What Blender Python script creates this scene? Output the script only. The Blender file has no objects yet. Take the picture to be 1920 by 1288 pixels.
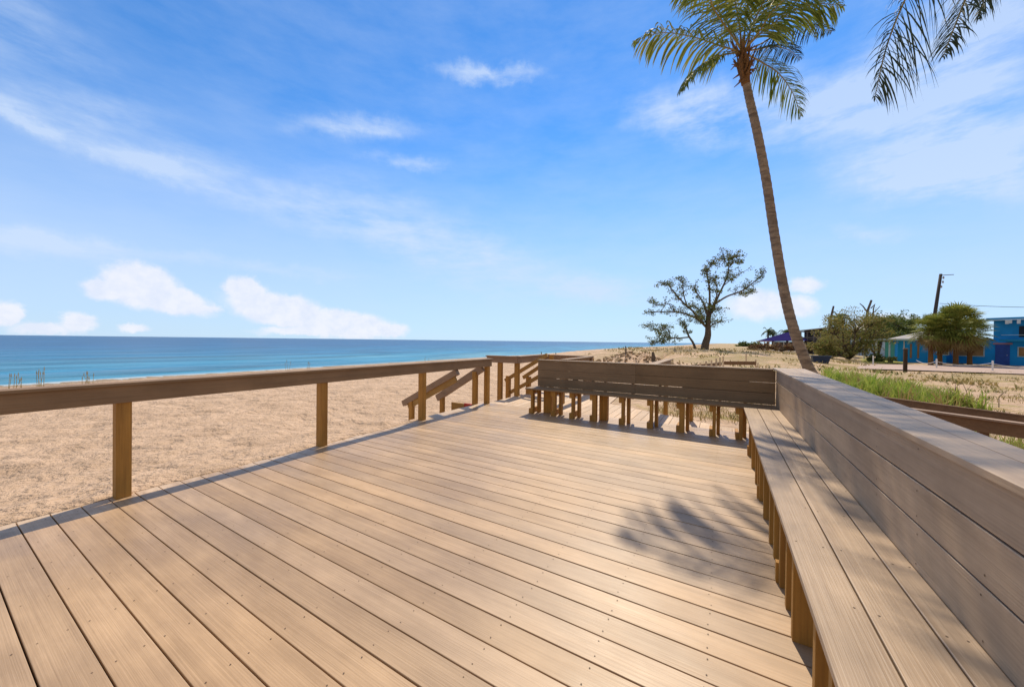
import bpy, bmesh, math, random
from mathutils import Vector, Matrix, noise
R = math.radians
rnd = random.Random(7)
S = bpy.context.scene
COL = S.collection

# ------------------------------------------------------------------ camera
CAMH = 1.297
FPX, YAW, PITCH, ROLL = 671.657, .530317, .0071669, .0118052
F_ = Vector((-math.sin(YAW)*math.cos(PITCH), math.cos(YAW)*math.cos(PITCH), -math.sin(PITCH)))
R0 = Vector((math.cos(YAW), math.sin(YAW), 0))
U0 = R0.cross(F_)
R_ = R0*math.cos(ROLL) + U0*math.sin(ROLL)
U_ = R_.cross(F_)
cd = bpy.data.cameras.new('camera')
cam = bpy.data.objects.new('camera', cd)
COL.objects.link(cam)
cam.matrix_world = Matrix(((R_.x, U_.x, -F_.x, 0), (R_.y, U_.y, -F_.y, 0), (R_.z, U_.z, -F_.z, CAMH), (0, 0, 0, 1)))
cd.sensor_width = 36; cd.lens = 36*FPX/1920
cd.clip_start = .05; cd.clip_end = 20000
S.camera = cam

def ray(x, y): return F_ + R_*((x-960)/FPX) + U_*((644-y)/FPX)
def P(x, y, d): return ray(x, y)*d + Vector((0, 0, CAMH))            # world point seen at photo pixel x,y at depth d
def G(x, y, z):
    d = ray(x, y); return d*((z-CAMH)/d.z) + Vector((0, 0, CAMH))

# ------------------------------------------------------------------ sun, sky, exposure
SUN_AZ, SUN_EL = 12.0, 50.0            # degrees left of +Y, elevation
sd = Vector((-math.sin(R(SUN_AZ))*math.cos(R(SUN_EL)), math.cos(R(SUN_AZ))*math.cos(R(SUN_EL)), math.sin(R(SUN_EL))))
ld = bpy.data.lights.new('sun', 'SUN'); ld.energy = 4.9; ld.angle = R(.55); ld.color = (1, .86, .66)
lo = bpy.data.objects.new('sun', ld); COL.objects.link(lo)
lo.rotation_euler = sd.to_track_quat('Z', 'Y').to_euler(); lo.location = (0, 0, 30)
S.view_settings.view_transform = 'Standard'; S.view_settings.look = 'None'
S.view_settings.exposure = 0.0; S.view_settings.gamma = 1.0; S.view_settings.use_curve_mapping = False
S.cycles.max_bounces = 6; S.cycles.transparent_max_bounces = 8

W = bpy.data.worlds.new('World'); S.world = W; W.use_nodes = True
nt = W.node_tree; N = nt.nodes; L = nt.links; N.clear()
def nn(t, **k):
    n = N.new(t)
    for a, b in k.items(): setattr(n, a, b)
    return n
def mth(op, a, b=None, c=None, clamp=False):
    n = nn('ShaderNodeMath', operation=op, use_clamp=clamp)
    for i, v in enumerate((a, b, c)):
        if v is None: continue
        if isinstance(v, (int, float)): n.inputs[i].default_value = v
        else: L.new(v, n.inputs[i])
    return n.outputs[0]
sky = nn('ShaderNodeTexSky', sky_type='NISHITA'); sky.sun_disc = False
sky.sun_elevation = R(SUN_EL); sky.sun_rotation = R(-SUN_AZ); sky.altitude = 0
sky.air_density = 1.0; sky.dust_density = 0.0; sky.ozone_density = 2.0
tc = nn('ShaderNodeTexCoord')
sep = nn('ShaderNodeSeparateXYZ'); L.new(tc.outputs['Generated'], sep.inputs[0])
az = mth('ARCTAN2', sep.outputs[0], sep.outputs[1])
el = mth('ARCSINE', sep.outputs[2])
cmb = nn('ShaderNodeCombineXYZ'); L.new(az, cmb.inputs[0]); L.new(el, cmb.inputs[1])
def fbm(scale, detail, rough, sc=(1, 1, 1), loc=(0, 0, 0), rot=0):
    m = nn('ShaderNodeMapping'); m.inputs['Scale'].default_value = sc; m.inputs['Location'].default_value = loc; m.inputs['Rotation'].default_value = (0, 0, rot)
    L.new(cmb.outputs[0], m.inputs[0])
    n = nn('ShaderNodeTexNoise'); n.inputs['Scale'].default_value = scale; n.inputs['Detail'].default_value = detail; n.inputs['Roughness'].default_value = rough
    L.new(m.outputs[0], n.inputs['Vector']); return n
def distort(noise_node, amp):
    s = nn('ShaderNodeVectorMath', operation='SUBTRACT'); L.new(noise_node.outputs['Color'], s.inputs[0]); s.inputs[1].default_value = (.5, .5, .5)
    m = nn('ShaderNodeVectorMath', operation='MULTIPLY'); L.new(s.outputs[0], m.inputs[0]); m.inputs[1].default_value = amp
    a = nn('ShaderNodeVectorMath', operation='ADD'); L.new(cmb.outputs[0], a.inputs[0]); L.new(m.outputs[0], a.inputs[1]); return a.outputs[0]
def azel(x, y):
    d = ray(x, y).normalized(); return math.atan2(d.x, d.y), math.asin(d.z)
def blob(vec, x, y, hl, hw, ang, amp):
    a0, e0 = azel(x, y)
    ca, sa = math.cos(R(ang)), math.sin(R(ang))
    a1, e1 = azel(x+hl*ca, y+hl*sa); a2, e2 = azel(x-sa*hw, y+ca*hw)
    rl = math.hypot(a1-a0, e1-e0); rw = math.hypot(a2-a0, e2-e0); th = math.atan2(e1-e0, a1-a0)
    m = nn('ShaderNodeMapping', vector_type='TEXTURE')
    m.inputs['Location'].default_value = (a0, e0, 0); m.inputs['Rotation'].default_value = (0, 0, th); m.inputs['Scale'].default_value = (rl, rw, 1)
    L.new(vec, m.inputs[0])
    ln = nn('ShaderNodeVectorMath', operation='LENGTH'); L.new(m.outputs[0], ln.inputs[0])
    r = nn('ShaderNodeMapRange', interpolation_type='SMOOTHSTEP'); r.inputs['From Min'].default_value = 1; r.inputs['From Max'].default_value = 0
    r.inputs['To Min'].default_value = 0; r.inputs['To Max'].default_value = amp
    L.new(ln.outputs['Value'], r.inputs[0]); return r.outputs[0]
def acc(lst, op='ADD'):
    o = lst[0]
    for b in lst[1:]: o = mth(op, o, b)
    return o
vc = distort(fbm(7, 6, .65), (.16, .10, 0))
cirrus = acc([blob(vc, *b) for b in [
    (915, 138, 140, 24, -2, .85), (665, 238, 150, 34, -2, .75), (765, 300, 100, 20, 2, .6), (130, 190, 230, 55, 10, .55),
    (40, 220, 120, 24, 22, .8), (210, 285, 330, 44, 20, .75), (540, 385, 330, 60, 17, .6), (850, 470, 360, 90, 17, .75), (1130, 545, 170, 38, 5, .8),
    (90, 460, 260, 44, 8, .9), (440, 500, 300, 20, 6, .5), (1310, 215, 220, 75, 3, 1.0), (1560, 190, 340, 100, -15, .95), (1800, 80, 400, 220, -30, .95),
    (1760, 280, 420, 140, -6, 1.15), (1800, 345, 280, 55, 3, 1.0), (1640, 430, 160, 26, 0, .6), (40, 60, 250, 90, 20, .4)]])
cn = fbm(5, 6, .62, (1, 3.2, 1), rot=R(-12))
cnr = nn('ShaderNodeMapRange'); cnr.inputs['From Min'].default_value = .33; cnr.inputs['From Max'].default_value = .72; L.new(cn.outputs[0], cnr.inputs[0])
cirrus = mth('MULTIPLY', cirrus, mth('MULTIPLY_ADD', cnr.outputs[0], 1.1, .12))
cirrus = mth('MINIMUM', mth('ADD', cirrus, mth('MULTIPLY_ADD', cnr.outputs[0], .16, .02)), .72)
vb = distort(fbm(26, 8, .66), (.045, .036, 0))
cum = acc([blob(vb, *b) for b in [
    (265, 534, 105, 60, 8, 1.6), (320, 562, 125, 40, 15, 1.5), (205, 542, 70, 34, 0, 1.2), (380, 578, 60, 16, 5, .9), (462, 545, 62, 42, 10, 1.6),
    (525, 582, 140, 50, 12, 1.5), (640, 608, 165, 40, 6, 1.5), (730, 618, 60, 20, 3, 1.2), (15, 592, 50, 38, 0, 1.3), (150, 606, 60, 28, 0, 1.1),
    (85, 618, 110, 20, 0, .9), (250, 616, 50, 18, 0, .9), (560, 622, 120, 14, 0, 1.0), (1420, 572, 120, 50, 0, 1.0), (1512, 535, 60, 26, 0, .9), (1500, 575, 60, 40, 0, .9), (1660, 604, 130, 34, 0, .8)]], 'MAXIMUM')
cr = nn('ShaderNodeMapRange', interpolation_type='SMOOTHSTEP'); cr.inputs['From Min'].default_value = .12; cr.inputs['From Max'].default_value = .76; cr.inputs['To Max'].default_value = .82
L.new(cum, cr.inputs[0])
# colour of clear air: the physical sky, a little more saturated
sb = nn('ShaderNodeMix', data_type='RGBA', blend_type='MULTIPLY'); sb.inputs[0].default_value = 1.0
L.new(sky.outputs[0], sb.inputs[6]); sb.inputs[7].default_value = (.54, 1.22, 1.80, 1)
hz = nn('ShaderNodeMapRange', interpolation_type='SMOOTHERSTEP'); hz.inputs['From Min'].default_value = .62; hz.inputs['From Max'].default_value = -.05; L.new(el, hz.inputs[0])
hm = nn('ShaderNodeMix', data_type='RGBA'); L.new(mth('MULTIPLY', hz.outputs[0], .80), hm.inputs[0]); L.new(sb.outputs[2], hm.inputs[6]); hm.inputs[7].default_value = (6.1, 7.3, 9.5, 1)
# pale fill added behind the viewer and at the zenith to neutralise ambient light
dt = nn('ShaderNodeVectorMath', operation='DOT_PRODUCT'); L.new(tc.outputs['Generated'], dt.inputs[0]); dt.inputs[1].default_value = (-.40, .72, -.55)
vr = nn('ShaderNodeMapRange', interpolation_type='SMOOTHSTEP'); vr.inputs['From Min'].default_value = .12; vr.inputs['From Max'].default_value = -.35; vr.inputs['To Max'].default_value = .85; L.new(dt.outputs['Value'], vr.inputs[0])
fill_veil = nn('ShaderNodeMix', data_type='RGBA'); L.new(mth('MULTIPLY', vr.outputs[0], mth('MULTIPLY_ADD', cn.outputs[0], .8, .5), clamp=True), fill_veil.inputs[0]); L.new(hm.outputs[2], fill_veil.inputs[6]); fill_veil.inputs[7].default_value = (4.1, 3.9, 3.7, 1)
m1 = nn('ShaderNodeMix', data_type='RGBA'); L.new(cirrus, m1.inputs[0]); L.new(fill_veil.outputs[2], m1.inputs[6]); m1.inputs[7].default_value = (6.6, 7.9, 10.0, 1)
m2 = nn('ShaderNodeMix', data_type='RGBA'); L.new(cr.outputs[0], m2.inputs[0]); L.new(m1.outputs[2], m2.inputs[6])
shn = fbm(30, 4, .6)
shr = nn('ShaderNodeValToRGB'); shr.color_ramp.elements[0].position = .35; shr.color_ramp.elements[0].color = (.80, .84, .95, 1); shr.color_ramp.elements[1].position = .6; shr.color_ramp.elements[1].color = (.92, .92, .97, 1)
L.new(shn.outputs[0], shr.inputs[0])
scl = nn('ShaderNodeMix', data_type='RGBA', blend_type='MULTIPLY'); scl.inputs[0].default_value = 1; L.new(shr.outputs[0], scl.inputs[6]); scl.inputs[7].default_value = (10.2, 10.2, 10.4, 1)
scl.clamp_result = False
L.new(scl.outputs[2], m2.inputs[7])
bg = nn('ShaderNodeBackground'); bg.inputs[1].default_value = .10; L.new(m2.outputs[2], bg.inputs[0])
wo = nn('ShaderNodeOutputWorld'); L.new(bg.outputs[0], wo.inputs[0])

# ------------------------------------------------------------------ helpers
def tag(o, label=None, cat=None, group=None, kind=None):
    if label: o['label'] = label
    if cat: o['category'] = cat
    if group: o['group'] = group
    if kind: o['kind'] = kind
    return o
def thing(name, label, cat, loc=(0, 0, 0), rz=0, group=None):
    o = bpy.data.objects.new(name, None); COL.objects.link(o); o.location = loc; o.rotation_euler = (0, 0, rz)
    o.empty_display_size = .2
    return tag(o, label, cat, group)
class MB:
    def __init__(s): s.v = []; s.f = []; s.m = []
    def add(s, vs, fs, mi=0):
        b = len(s.v); s.v += [tuple(v) for v in vs]; s.f += [tuple(i+b for i in f) for f in fs]; s.m += [mi]*len(fs)
    def hexa(s, p, mi=0):
        s.add(p, [(0, 3, 2, 1), (4, 5, 6, 7), (0, 1, 5, 4), (1, 2, 6, 5), (2, 3, 7, 6), (3, 0, 4, 7)], mi)
    def box(s, x0, x1, y0, y1, z0, z1, mi=0):
        s.hexa([(x0, y0, z0), (x1, y0, z0), (x1, y1, z0), (x0, y1, z0), (x0, y0, z1), (x1, y0, z1), (x1, y1, z1), (x0, y1, z1)], mi)
    def beam(s, a, b, w, h, mi=0, up=Vector((0, 0, 1))):      # board from a to b, width w across, height h
        a = Vector(a); b = Vector(b); d = (b-a).normalized(); sd_ = d.cross(up)
        if sd_.length < 1e-4: sd_ = Vector((1, 0, 0))
        sd_.normalize(); u = sd_.cross(d)
        c = [(-w/2, -h/2), (w/2, -h/2), (w/2, h/2), (-w/2, h/2)]
        p0 = [a+sd_*i+u*j for i, j in c]; p1 = [b+sd_*i+u*j for i, j in c]
        s.add(p0+p1, [(0, 1, 2, 3), (7, 6, 5, 4), (0, 4, 5, 1), (1, 5, 6, 2), (2, 6, 7, 3), (3, 7, 4, 0)], mi)
    def tube(s, pts, rad, n=8, mi=0, cap=True):
        pts = [Vector(p) for p in pts]; rs = rad if isinstance(rad, (list, tuple)) else [rad]*len(pts)
        rings = []; prev = None
        for i, p in enumerate(pts):
            d = (pts[min(i+1, len(pts)-1)]-pts[max(i-1, 0)]).normalized()
            a = prev if prev else (Vector((1, 0, 0)) if abs(d.x) < .8 else Vector((0, 1, 0)))
            a = (a-d*a.dot(d)).normalized(); prev = a; b = d.cross(a)
            rings.append([p+(a*math.cos(2*math.pi*k/n)+b*math.sin(2*math.pi*k/n))*rs[i] for k in range(n)])
        vs = [v for r in rings for v in r]; fs = []
        for i in range(len(pts)-1):
            for k in range(n): fs.append((i*n+k, i*n+(k+1) % n, (i+1)*n+(k+1) % n, (i+1)*n+k))
        if cap: fs.append(tuple(reversed(range(n)))); fs.append(tuple(range((len(pts)-1)*n, len(pts)*n)))
        s.add(vs, fs, mi)
    def build(s, name, mats, parent=None, smooth=False, bevel=0):
        me = bpy.data.meshes.new(name); me.from_pydata(s.v, [], s.f)
        mats = mats if isinstance(mats, (list, tuple)) else [mats]
        for m in mats: me.materials.append(m)
        if len(mats) > 1: me.polygons.foreach_set('material_index', s.m)
        if smooth: me.polygons.foreach_set('use_smooth', [True]*len(me.polygons))
        me.update(); o = bpy.data.objects.new(name, me); COL.objects.link(o)
        if parent is not None:
            o.parent = parent; o.matrix_parent_inverse = Matrix.LocRotScale(wloc(parent)[0], wloc(parent)[1], None).inverted()
        if bevel:
            b = o.modifiers.new('bevel', 'BEVEL'); b.width = bevel; b.segments = 2; b.limit_method = 'ANGLE'
        return o
def wloc(o):
    m = o.matrix_basis
    l, r, s_ = m.decompose()
    if o.parent is not None:
        m = o.parent.matrix_basis @ o.matrix_parent_inverse @ o.matrix_basis if o.parent.parent is None else m
        if o.parent.parent is None: l, r, s_ = m.decompose()
    return l, r

# ------------------------------------------------------------------ materials
def M0(name):
    m = bpy.data.materials.new(name); m.use_nodes = True; t = m.node_tree
    return m, t, t.nodes, t.links, t.nodes['Principled BSDF']
def simple(name, c, rough=.7, var=.25, scale=3., spec=.3, c2=None, bump=0, bscale=30, metal=0):
    m, t, n, l, b = M0(name)
    tcn = n.new('ShaderNodeTexCoord'); no = n.new('ShaderNodeTexNoise'); no.inputs['Scale'].default_value = scale; no.inputs['Detail'].default_value = 5
    l.new(tcn.outputs['Object'], no.inputs['Vector'])
    mx = n.new('ShaderNodeMix'); mx.data_type = 'RGBA'
    rr = n.new('ShaderNodeMapRange'); rr.inputs['From Min'].default_value = .35; rr.inputs['From Max'].default_value = .65; l.new(no.outputs[0], rr.inputs[0]); l.new(rr.outputs[0], mx.inputs[0])
    c2 = c2 or tuple(min(1, x*(1-var)) for x in c)
    mx.inputs[6].default_value = (*c, 1); mx.inputs[7].default_value = (*c2, 1)
    l.new(mx.outputs[2], b.inputs['Base Color']); b.inputs['Roughness'].default_value = rough; b.inputs['Specular IOR Level'].default_value = spec; b.inputs['Metallic'].default_value = metal
    if bump:
        n2 = n.new('ShaderNodeTexNoise'); n2.inputs['Scale'].default_value = bscale; n2.inputs['Detail'].default_value = 4; l.new(tcn.outputs['Object'], n2.inputs['Vector'])
        bp = n.new('ShaderNodeBump'); bp.inputs['Strength'].default_value = bump; bp.inputs['Distance'].default_value = .02
        l.new(n2.outputs[0], bp.inputs['Height']); l.new(bp.outputs[0], b.inputs['Normal'])
    return m
def wood(name, c1, c2, axis, rough=.62, fine=170, island=.16, bump=.35, blot=.5, spec=.35, stain=None):
    """boards with grain along one axis: fine brushed lines, soft blotches and a tone of its own per board"""
    m, t, n, l, b = M0(name)
    tcn = n.new('ShaderNodeTexCoord')
    geo = n.new('ShaderNodeNewGeometry')
    sc = {'x': (2.2, fine, fine), 'y': (fine, 2.2, fine), 'z': (fine, fine, 2.2)}[axis]
    def nz(scale, vs, det=3, off=True):
        mp = n.new('ShaderNodeMapping'); mp.inputs['Scale'].default_value = vs
        l.new(tcn.outputs['Object'], mp.inputs[0])
        q = n.new('ShaderNodeTexNoise'); q.noise_dimensions = '4D'; q.inputs['Scale'].default_value = scale; q.inputs['Detail'].default_value = det; q.inputs['Roughness'].default_value = .6
        l.new(mp.outputs[0], q.inputs['Vector'])
        w = n.new('ShaderNodeMath'); w.operation = 'MULTIPLY'; w.inputs[1].default_value = 40; l.new(geo.outputs['Random Per Island'], w.inputs[0]); l.new(w.outputs[0], q.inputs['W'])
        return q.outputs[0]
    g1 = nz(1, sc, 2); g2 = nz(1, tuple(v*.22 for v in sc), 4); g3 = nz(1, tuple(2.4 if v < 5 else 7. for v in sc), 4)
    def mr(v, a, b_, lo=0, hi=1):
        r = n.new('ShaderNodeMapRange'); r.inputs['From Min'].default_value = a; r.inputs['From Max'].default_value = b_; r.inputs['To Min'].default_value = lo; r.inputs['To Max'].default_value = hi; l.new(v, r.inputs[0]); return r.outputs[0]
    def ad(a, b_, op='ADD'):
        q = n.new('ShaderNodeMath'); q.operation = op; l.new(a, q.inputs[0])
        if isinstance(b_, float): q.inputs[1].default_value = b_
        else: l.new(b_, q.inputs[1])
        return q.outputs[0]
    f = ad(ad(mr(g1, .3, .7, 0, .38), mr(g2, .3, .7, 0, .4)), mr(g3, .3, .7, 0, blot))
    mx = n.new('ShaderNodeMix'); mx.data_type = 'RGBA'; l.new(mr(f, .1, 1.1), mx.inputs[0]); mx.inputs[6].default_value = (*c1, 1); mx.inputs[7].default_value = (*c2, 1)
    hs = n.new('ShaderNodeHueSaturation'); l.new(mx.outputs[2], hs.inputs['Color'])
    l.new(mr(geo.outputs['Random Per Island'], 0, 1, 1-island, 1+island), hs.inputs['Value'])
    fr = n.new('ShaderNodeMath'); fr.operation = 'FRACT'; q = ad(geo.outputs['Random Per Island'], 7.31, 'MULTIPLY'); l.new(q, fr.inputs[0])
    l.new(mr(fr.outputs[0], 0, 1, .95, 1.05), hs.inputs['Saturation'])
    outc = hs.outputs[0]
    if stain:                       # sand blown onto the seaward ends of the boards, and a few worn pale or damp patches
        sx = n.new('ShaderNodeSeparateXYZ'); l.new(tcn.outputs['Object'], sx.inputs[0])
        q = n.new('ShaderNodeTexNoise'); q.inputs['Scale'].default_value = 3.5; q.inputs['Detail'].default_value = 7; q.inputs['Roughness'].default_value = .7; l.new(tcn.outputs['Object'], q.inputs['Vector'])
        e = ad(mr(sx.outputs[0], -4.32+STX, -3.75+STX, .95, 0), mr(q.outputs[0], .35, .75, -.45, .45))
        ms_ = n.new('ShaderNodeMix'); ms_.data_type = 'RGBA'; l.new(mr(e, .35, .75, 0, .9), ms_.inputs[0]); l.new(outc, ms_.inputs[6]); ms_.inputs[7].default_value = (.60, .45, .31, 1)
        q2 = n.new('ShaderNodeTexNoise'); q2.inputs['Scale'].default_value = .9; q2.inputs['Detail'].default_value = 5; l.new(tcn.outputs['Object'], q2.inputs['Vector'])
        hv = n.new('ShaderNodeHueSaturation'); l.new(ms_.outputs[2], hv.inputs['Color']); l.new(mr(q2.outputs[0], .3, .7, .84, 1.12), hv.inputs['Value']); outc = hv.outputs[0]
        l.new(mr(q2.outputs[0], .35, .65, rough-.07, rough+.12), b.inputs['Roughness'])
    else:
        q2 = n.new('ShaderNodeTexNoise'); q2.inputs['Scale'].default_value = 2.1; q2.inputs['Detail'].default_value = 6; q2.inputs['Roughness'].default_value = .65; l.new(tcn.outputs['Object'], q2.inputs['Vector'])
        hv = n.new('ShaderNodeHueSaturation'); l.new(outc, hv.inputs['Color']); l.new(mr(q2.outputs[0], .3, .7, .86, 1.12), hv.inputs['Value']); outc = hv.outputs[0]
    l.new(outc, b.inputs['Base Color'])
    b.inputs['Specular IOR Level'].default_value = spec
    if not stain: b.inputs['Roughness'].default_value = rough
    bp = n.new('ShaderNodeBump'); bp.inputs['Strength'].default_value = bump; bp.inputs['Distance'].default_value = .004
    l.new(ad(g1, g2), bp.inputs['Height']); l.new(bp.outputs[0], b.inputs['Normal'])
    return m
def leafmat(name, c, c2, rough=.5, trans=.25):
    m, t, n, l, b = M0(name)
    geo = n.new('ShaderNodeNewGeometry'); mx = n.new('ShaderNodeMix'); mx.data_type = 'RGBA'; l.new(geo.outputs['Random Per Island'], mx.inputs[0])
    mx.inputs[6].default_value = (*c, 1); mx.inputs[7].default_value = (*c2, 1); l.new(mx.outputs[2], b.inputs['Base Color'])
    b.inputs['Roughness'].default_value = rough; b.inputs['Specular IOR Level'].default_value = .12
    tr = n.new('ShaderNodeBsdfTranslucent'); l.new(mx.outputs[2], tr.inputs[0]); ms = n.new('ShaderNodeMixShader'); ms.inputs[0].default_value = trans
    l.new(b.outputs[0], ms.inputs[1]); l.new(tr.outputs[0], ms.inputs[2]); l.new(ms.outputs[0], n['Material Output'].inputs[0])
    return m

STX = 0.0
DK1, DK2 = (.52, .355, .213), (.345, .228, .132)
m_deck = wood('composite deck boards', DK1, DK2, 'x', rough=.46, spec=.5, island=.11, blot=.8, stain=True)
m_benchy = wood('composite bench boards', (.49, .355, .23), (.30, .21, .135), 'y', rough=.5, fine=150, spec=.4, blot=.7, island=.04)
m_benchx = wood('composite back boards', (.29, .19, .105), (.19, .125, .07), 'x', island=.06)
m_railY = wood('composite rail', (.31, .19, .095), (.20, .12, .06), 'y', island=.05)
m_railX = wood('composite rail across', (.36, .24, .16), (.25, .16, .10), 'x', island=.05)
m_post = wood('treated pine post', (.55, .275, .045), (.24, .105, .016), 'z', fine=60, island=.15, blot=.25, rough=.7)
m_pinex = wood('treated pine beam', (.44, .26, .075), (.26, .14, .035), 'x', fine=60, rough=.7)
m_pinedark = wood('weathered brown beam', (.24, .13, .06), (.14, .075, .035), 'x', fine=40, rough=.75)
m_walk = wood('pale walkway boards', (.62, .47, .34), (.46, .33, .22), 'y', rough=.7)
m_screw = simple('screw head', (.12, .075, .045), .6, .1)
m_red = simple('red painted board', (.50, .05, .02), .5, .3, 8)

# ------------------------------------------------------------------ terrain
def sm(a, b, x):
    t = min(1, max(0, (x-a)/(b-a))); return t*t*(3-2*t)
def interp(tab, x):
    if x <= tab[0][0]: return tab[0][1]
    for (a, u), (b, v) in zip(tab, tab[1:]):
        if x <= b: return u+(v-u)*(x-a)/(b-a)
    return tab[-1][1]
SHORE = [(0, .014), (.25, 0), (1, -.16), (2, -.30), (6, -.55), (15, -1.0), (26, -1.35), (34, -1.85), (45, -2.6), (80, -4), (4000, -60)]
def gz(x, y, fine=True):
    t = -4.28-x
    if t >= 0:
        z = interp(SHORE, t)
        z -= .26*sm(3.2, 5.0, y)*(1-sm(3, 7, t))*sm(0, .3, t)
        z -= .25*sm(4.4, 5.2, y)*(1-sm(.3, 1.0, t))
    else: z = -.50-.1*sm(0, 6, -t)
    if t < 0 and t > -.10 and y < 4.4: z = .013+t*.12+noise.noise(Vector((x*9, y*5, 2)))*.012
    if t >= -.2 or y > 6: 
        z += (1.05*sm(18, 48, y)-.15*sm(55, 160, y))*(1-sm(.02, .28, (x-.5)/max(y, 1)))*sm(-30, -13, x+ (y-45)*.03)
    # rubble-topped rise
    z += .85*math.exp(-((x+5.2)**2/7+(y-24)**2/14))
    if fine:
        a = noise.noise(Vector((x*1.3, y*1.3, 3)))*.05+noise.noise(Vector((x*4.1, y*4.1, 9)))*.04+noise.noise(Vector((x*2.3, y*2.3, 19)))*.035+noise.noise(Vector((x*.35, y*.35, 1)))*.06
        k = sm(0, .6, abs(t)) if t > 0 else .6
        if not (t < 0 and y < 7 and x < 1.2): z += a*k
    return z
def axis_coords(segs):
    out = []
    for a, b, st in segs:
        x = a
        while x < b-1e-6: out.append(x); x += st
    out.append(segs[-1][1]); return out
xs = [-6000, -3000, -1200, -500, -250, -140, -90, -60] + axis_coords([(-50, -26, 1.0), (-26, -12, .35), (-12, -4.5, .09), (-4.5, -4.1, .03), (-4.1, 1, .25), (1, 12, .22), (12, 60, .8)]) + [70, 90, 120, 170, 250, 400, 900, 2500, 6000]
ys = [-3000, -800, -200, -60, -25, -12, -6, -3] + axis_coords([(-2, .2, .3), (.2, 9, .09), (9, 30, .3), (30, 90, .9)]) + [100, 115, 135, 160, 200, 260, 350, 500, 900, 2000, 6000]
me = bpy.data.meshes.new('sand_ground'); nx, ny = len(xs), len(ys)
vs = [(x, y, gz(x, y)) for y in ys for x in xs]
fs = [(j*nx+i, j*nx+i+1, (j+1)*nx+i+1, (j+1)*nx+i) for j in range(ny-1) for i in range(nx-1)]
me.from_pydata(vs, [], fs); me.polygons.foreach_set('use_smooth', [True]*len(fs)); me.update()
ground = bpy.data.objects.new('sand_ground', me); COL.objects.link(ground); ground['kind'] = 'structure'
def sandmat():
    m, t, n, l, b = M0('beach sand')
    tcn = n.new('ShaderNodeTexCoord'); sx = n.new('ShaderNodeSeparateXYZ'); l.new(tcn.outputs['Object'], sx.inputs[0])
    def nz(scale, det=5, rough=.6, vs=(1, 1, 1)):
        mp = n.new('ShaderNodeMapping'); mp.inputs['Scale'].default_value = vs; l.new(tcn.outputs['Object'], mp.inputs[0])
        q = n.new('ShaderNodeTexNoise'); q.inputs['Scale'].default_value = scale; q.inputs['Detail'].default_value = det; q.inputs['Roughness'].default_value = rough; l.new(mp.outputs[0], q.inputs['Vector']); return q.outputs[0]
    def ramp(v, a, b_, lo=0., hi=1.):
        r = n.new('ShaderNodeMapRange'); r.inputs['From Min'].default_value = a; r.inputs['From Max'].default_value = b_; r.inputs['To Min'].default_value = lo; r.inputs['To Max'].default_value = hi; l.new(v, r.inputs[0]); return r.outputs[0]
    def mul(a, b_):
        q = n.new('ShaderNodeMath'); q.operation = 'MULTIPLY'; l.new(a, q.inputs[0]); 
        if isinstance(b_, float): q.inputs[1].default_value = b_
        else: l.new(b_, q.inputs[1])
        return q.outputs[0]
    def mix(f, a, c):
        q = n.new('ShaderNodeMix'); q.data_type = 'RGBA'; l.new(f, q.inputs[0])
        for i, v in ((6, a), (7, c)):
            if isinstance(v, tuple): q.inputs[i].default_value = (*v, 1)
            else: l.new(v, q.inputs[i])
        return q.outputs[2]
    c = mix(ramp(nz(1.2), .35, .65), (.62, .45, .322), (.49, .35, .245))
    c = mix(ramp(nz(9, 8, .75, (.6, 1.6, 1)),   .48, .72, 0, .6), c, (.38, .265, .165))
    # weed and dry growth inland
    inl = ramp(sx.outputs[0], -3.5, -1.5)
    far = ramp(sx.outputs[1], 6.5, 9)
    gmask = mul(mul(mul(inl, far), ramp(nz(.55, 6, .65, (1, 1.6, 1)), .50, .60)), .9)
    c = mix(gmask, c, mix(ramp(nz(2.2, 5), .4, .6), (.32, .28, .10), (.44, .31, .15)))
    dn = mul(mul(ramp(sx.outputs[1], 26, 34), ramp(nz(.22, 5), .42, .52)), ramp(sx.outputs[0], -14, -9))
    c = mix(mul(dn, .6), c, (.27, .225, .095))
    wr = n.new('ShaderNodeMath'); wr.operation = 'MULTIPLY_ADD'; l.new(nz(.35, 5, .6, (1, .4, 1)), wr.inputs[0]); wr.inputs[1].default_value = 4.; l.new(sx.outputs[0], wr.inputs[2])
    wb = mul(ramp(wr.outputs[0], -27.6, -27.0), ramp(wr.outputs[0], -26.0, -26.6))
    c = mix(mul(mul(wb, ramp(nz(3, 6, .7), .45, .6)), .7), c, (.20, .15, .09))
    wet = ramp(sx.outputs[2], -1.35, -1.65)
    c = mix(mul(wet, .7), c, (.25, .20, .15))
    l.new(c, b.inputs['Base Color']); b.inputs['Roughness'].default_value = .9; b.inputs['Specular IOR Level'].default_value = .15
    bp = n.new('ShaderNodeBump'); bp.inputs['Strength'].default_value = 1; bp.inputs['Distance'].default_value = .16
    vo = n.new('ShaderNodeTexVoronoi'); vo.feature = 'SMOOTH_F1'; vo.inputs['Scale'].default_value = 1.9; vo.inputs['Smoothness'].default_value = .6; l.new(tcn.outputs['Object'], vo.inputs['Vector'])
    ft = ramp(vo.outputs['Distance'], .08, .32, -.35, .0)
    sft = n.new('ShaderNodeMath'); sft.operation = 'ADD'; l.new(nz(3.2, 7, .62), sft.inputs[0]); l.new(ft, sft.inputs[1])
    ms = n.new('ShaderNodeMath'); ms.operation = 'ADD'; l.new(sft.outputs[0], ms.inputs[0]); l.new(mul(nz(11, 4, .6), .35), ms.inputs[1]); l.new(ms.outputs[0], bp.inputs['Height'])
    l.new(bp.outputs[0], b.inputs['Normal']); return m
me.materials.append(sandmat())

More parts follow.
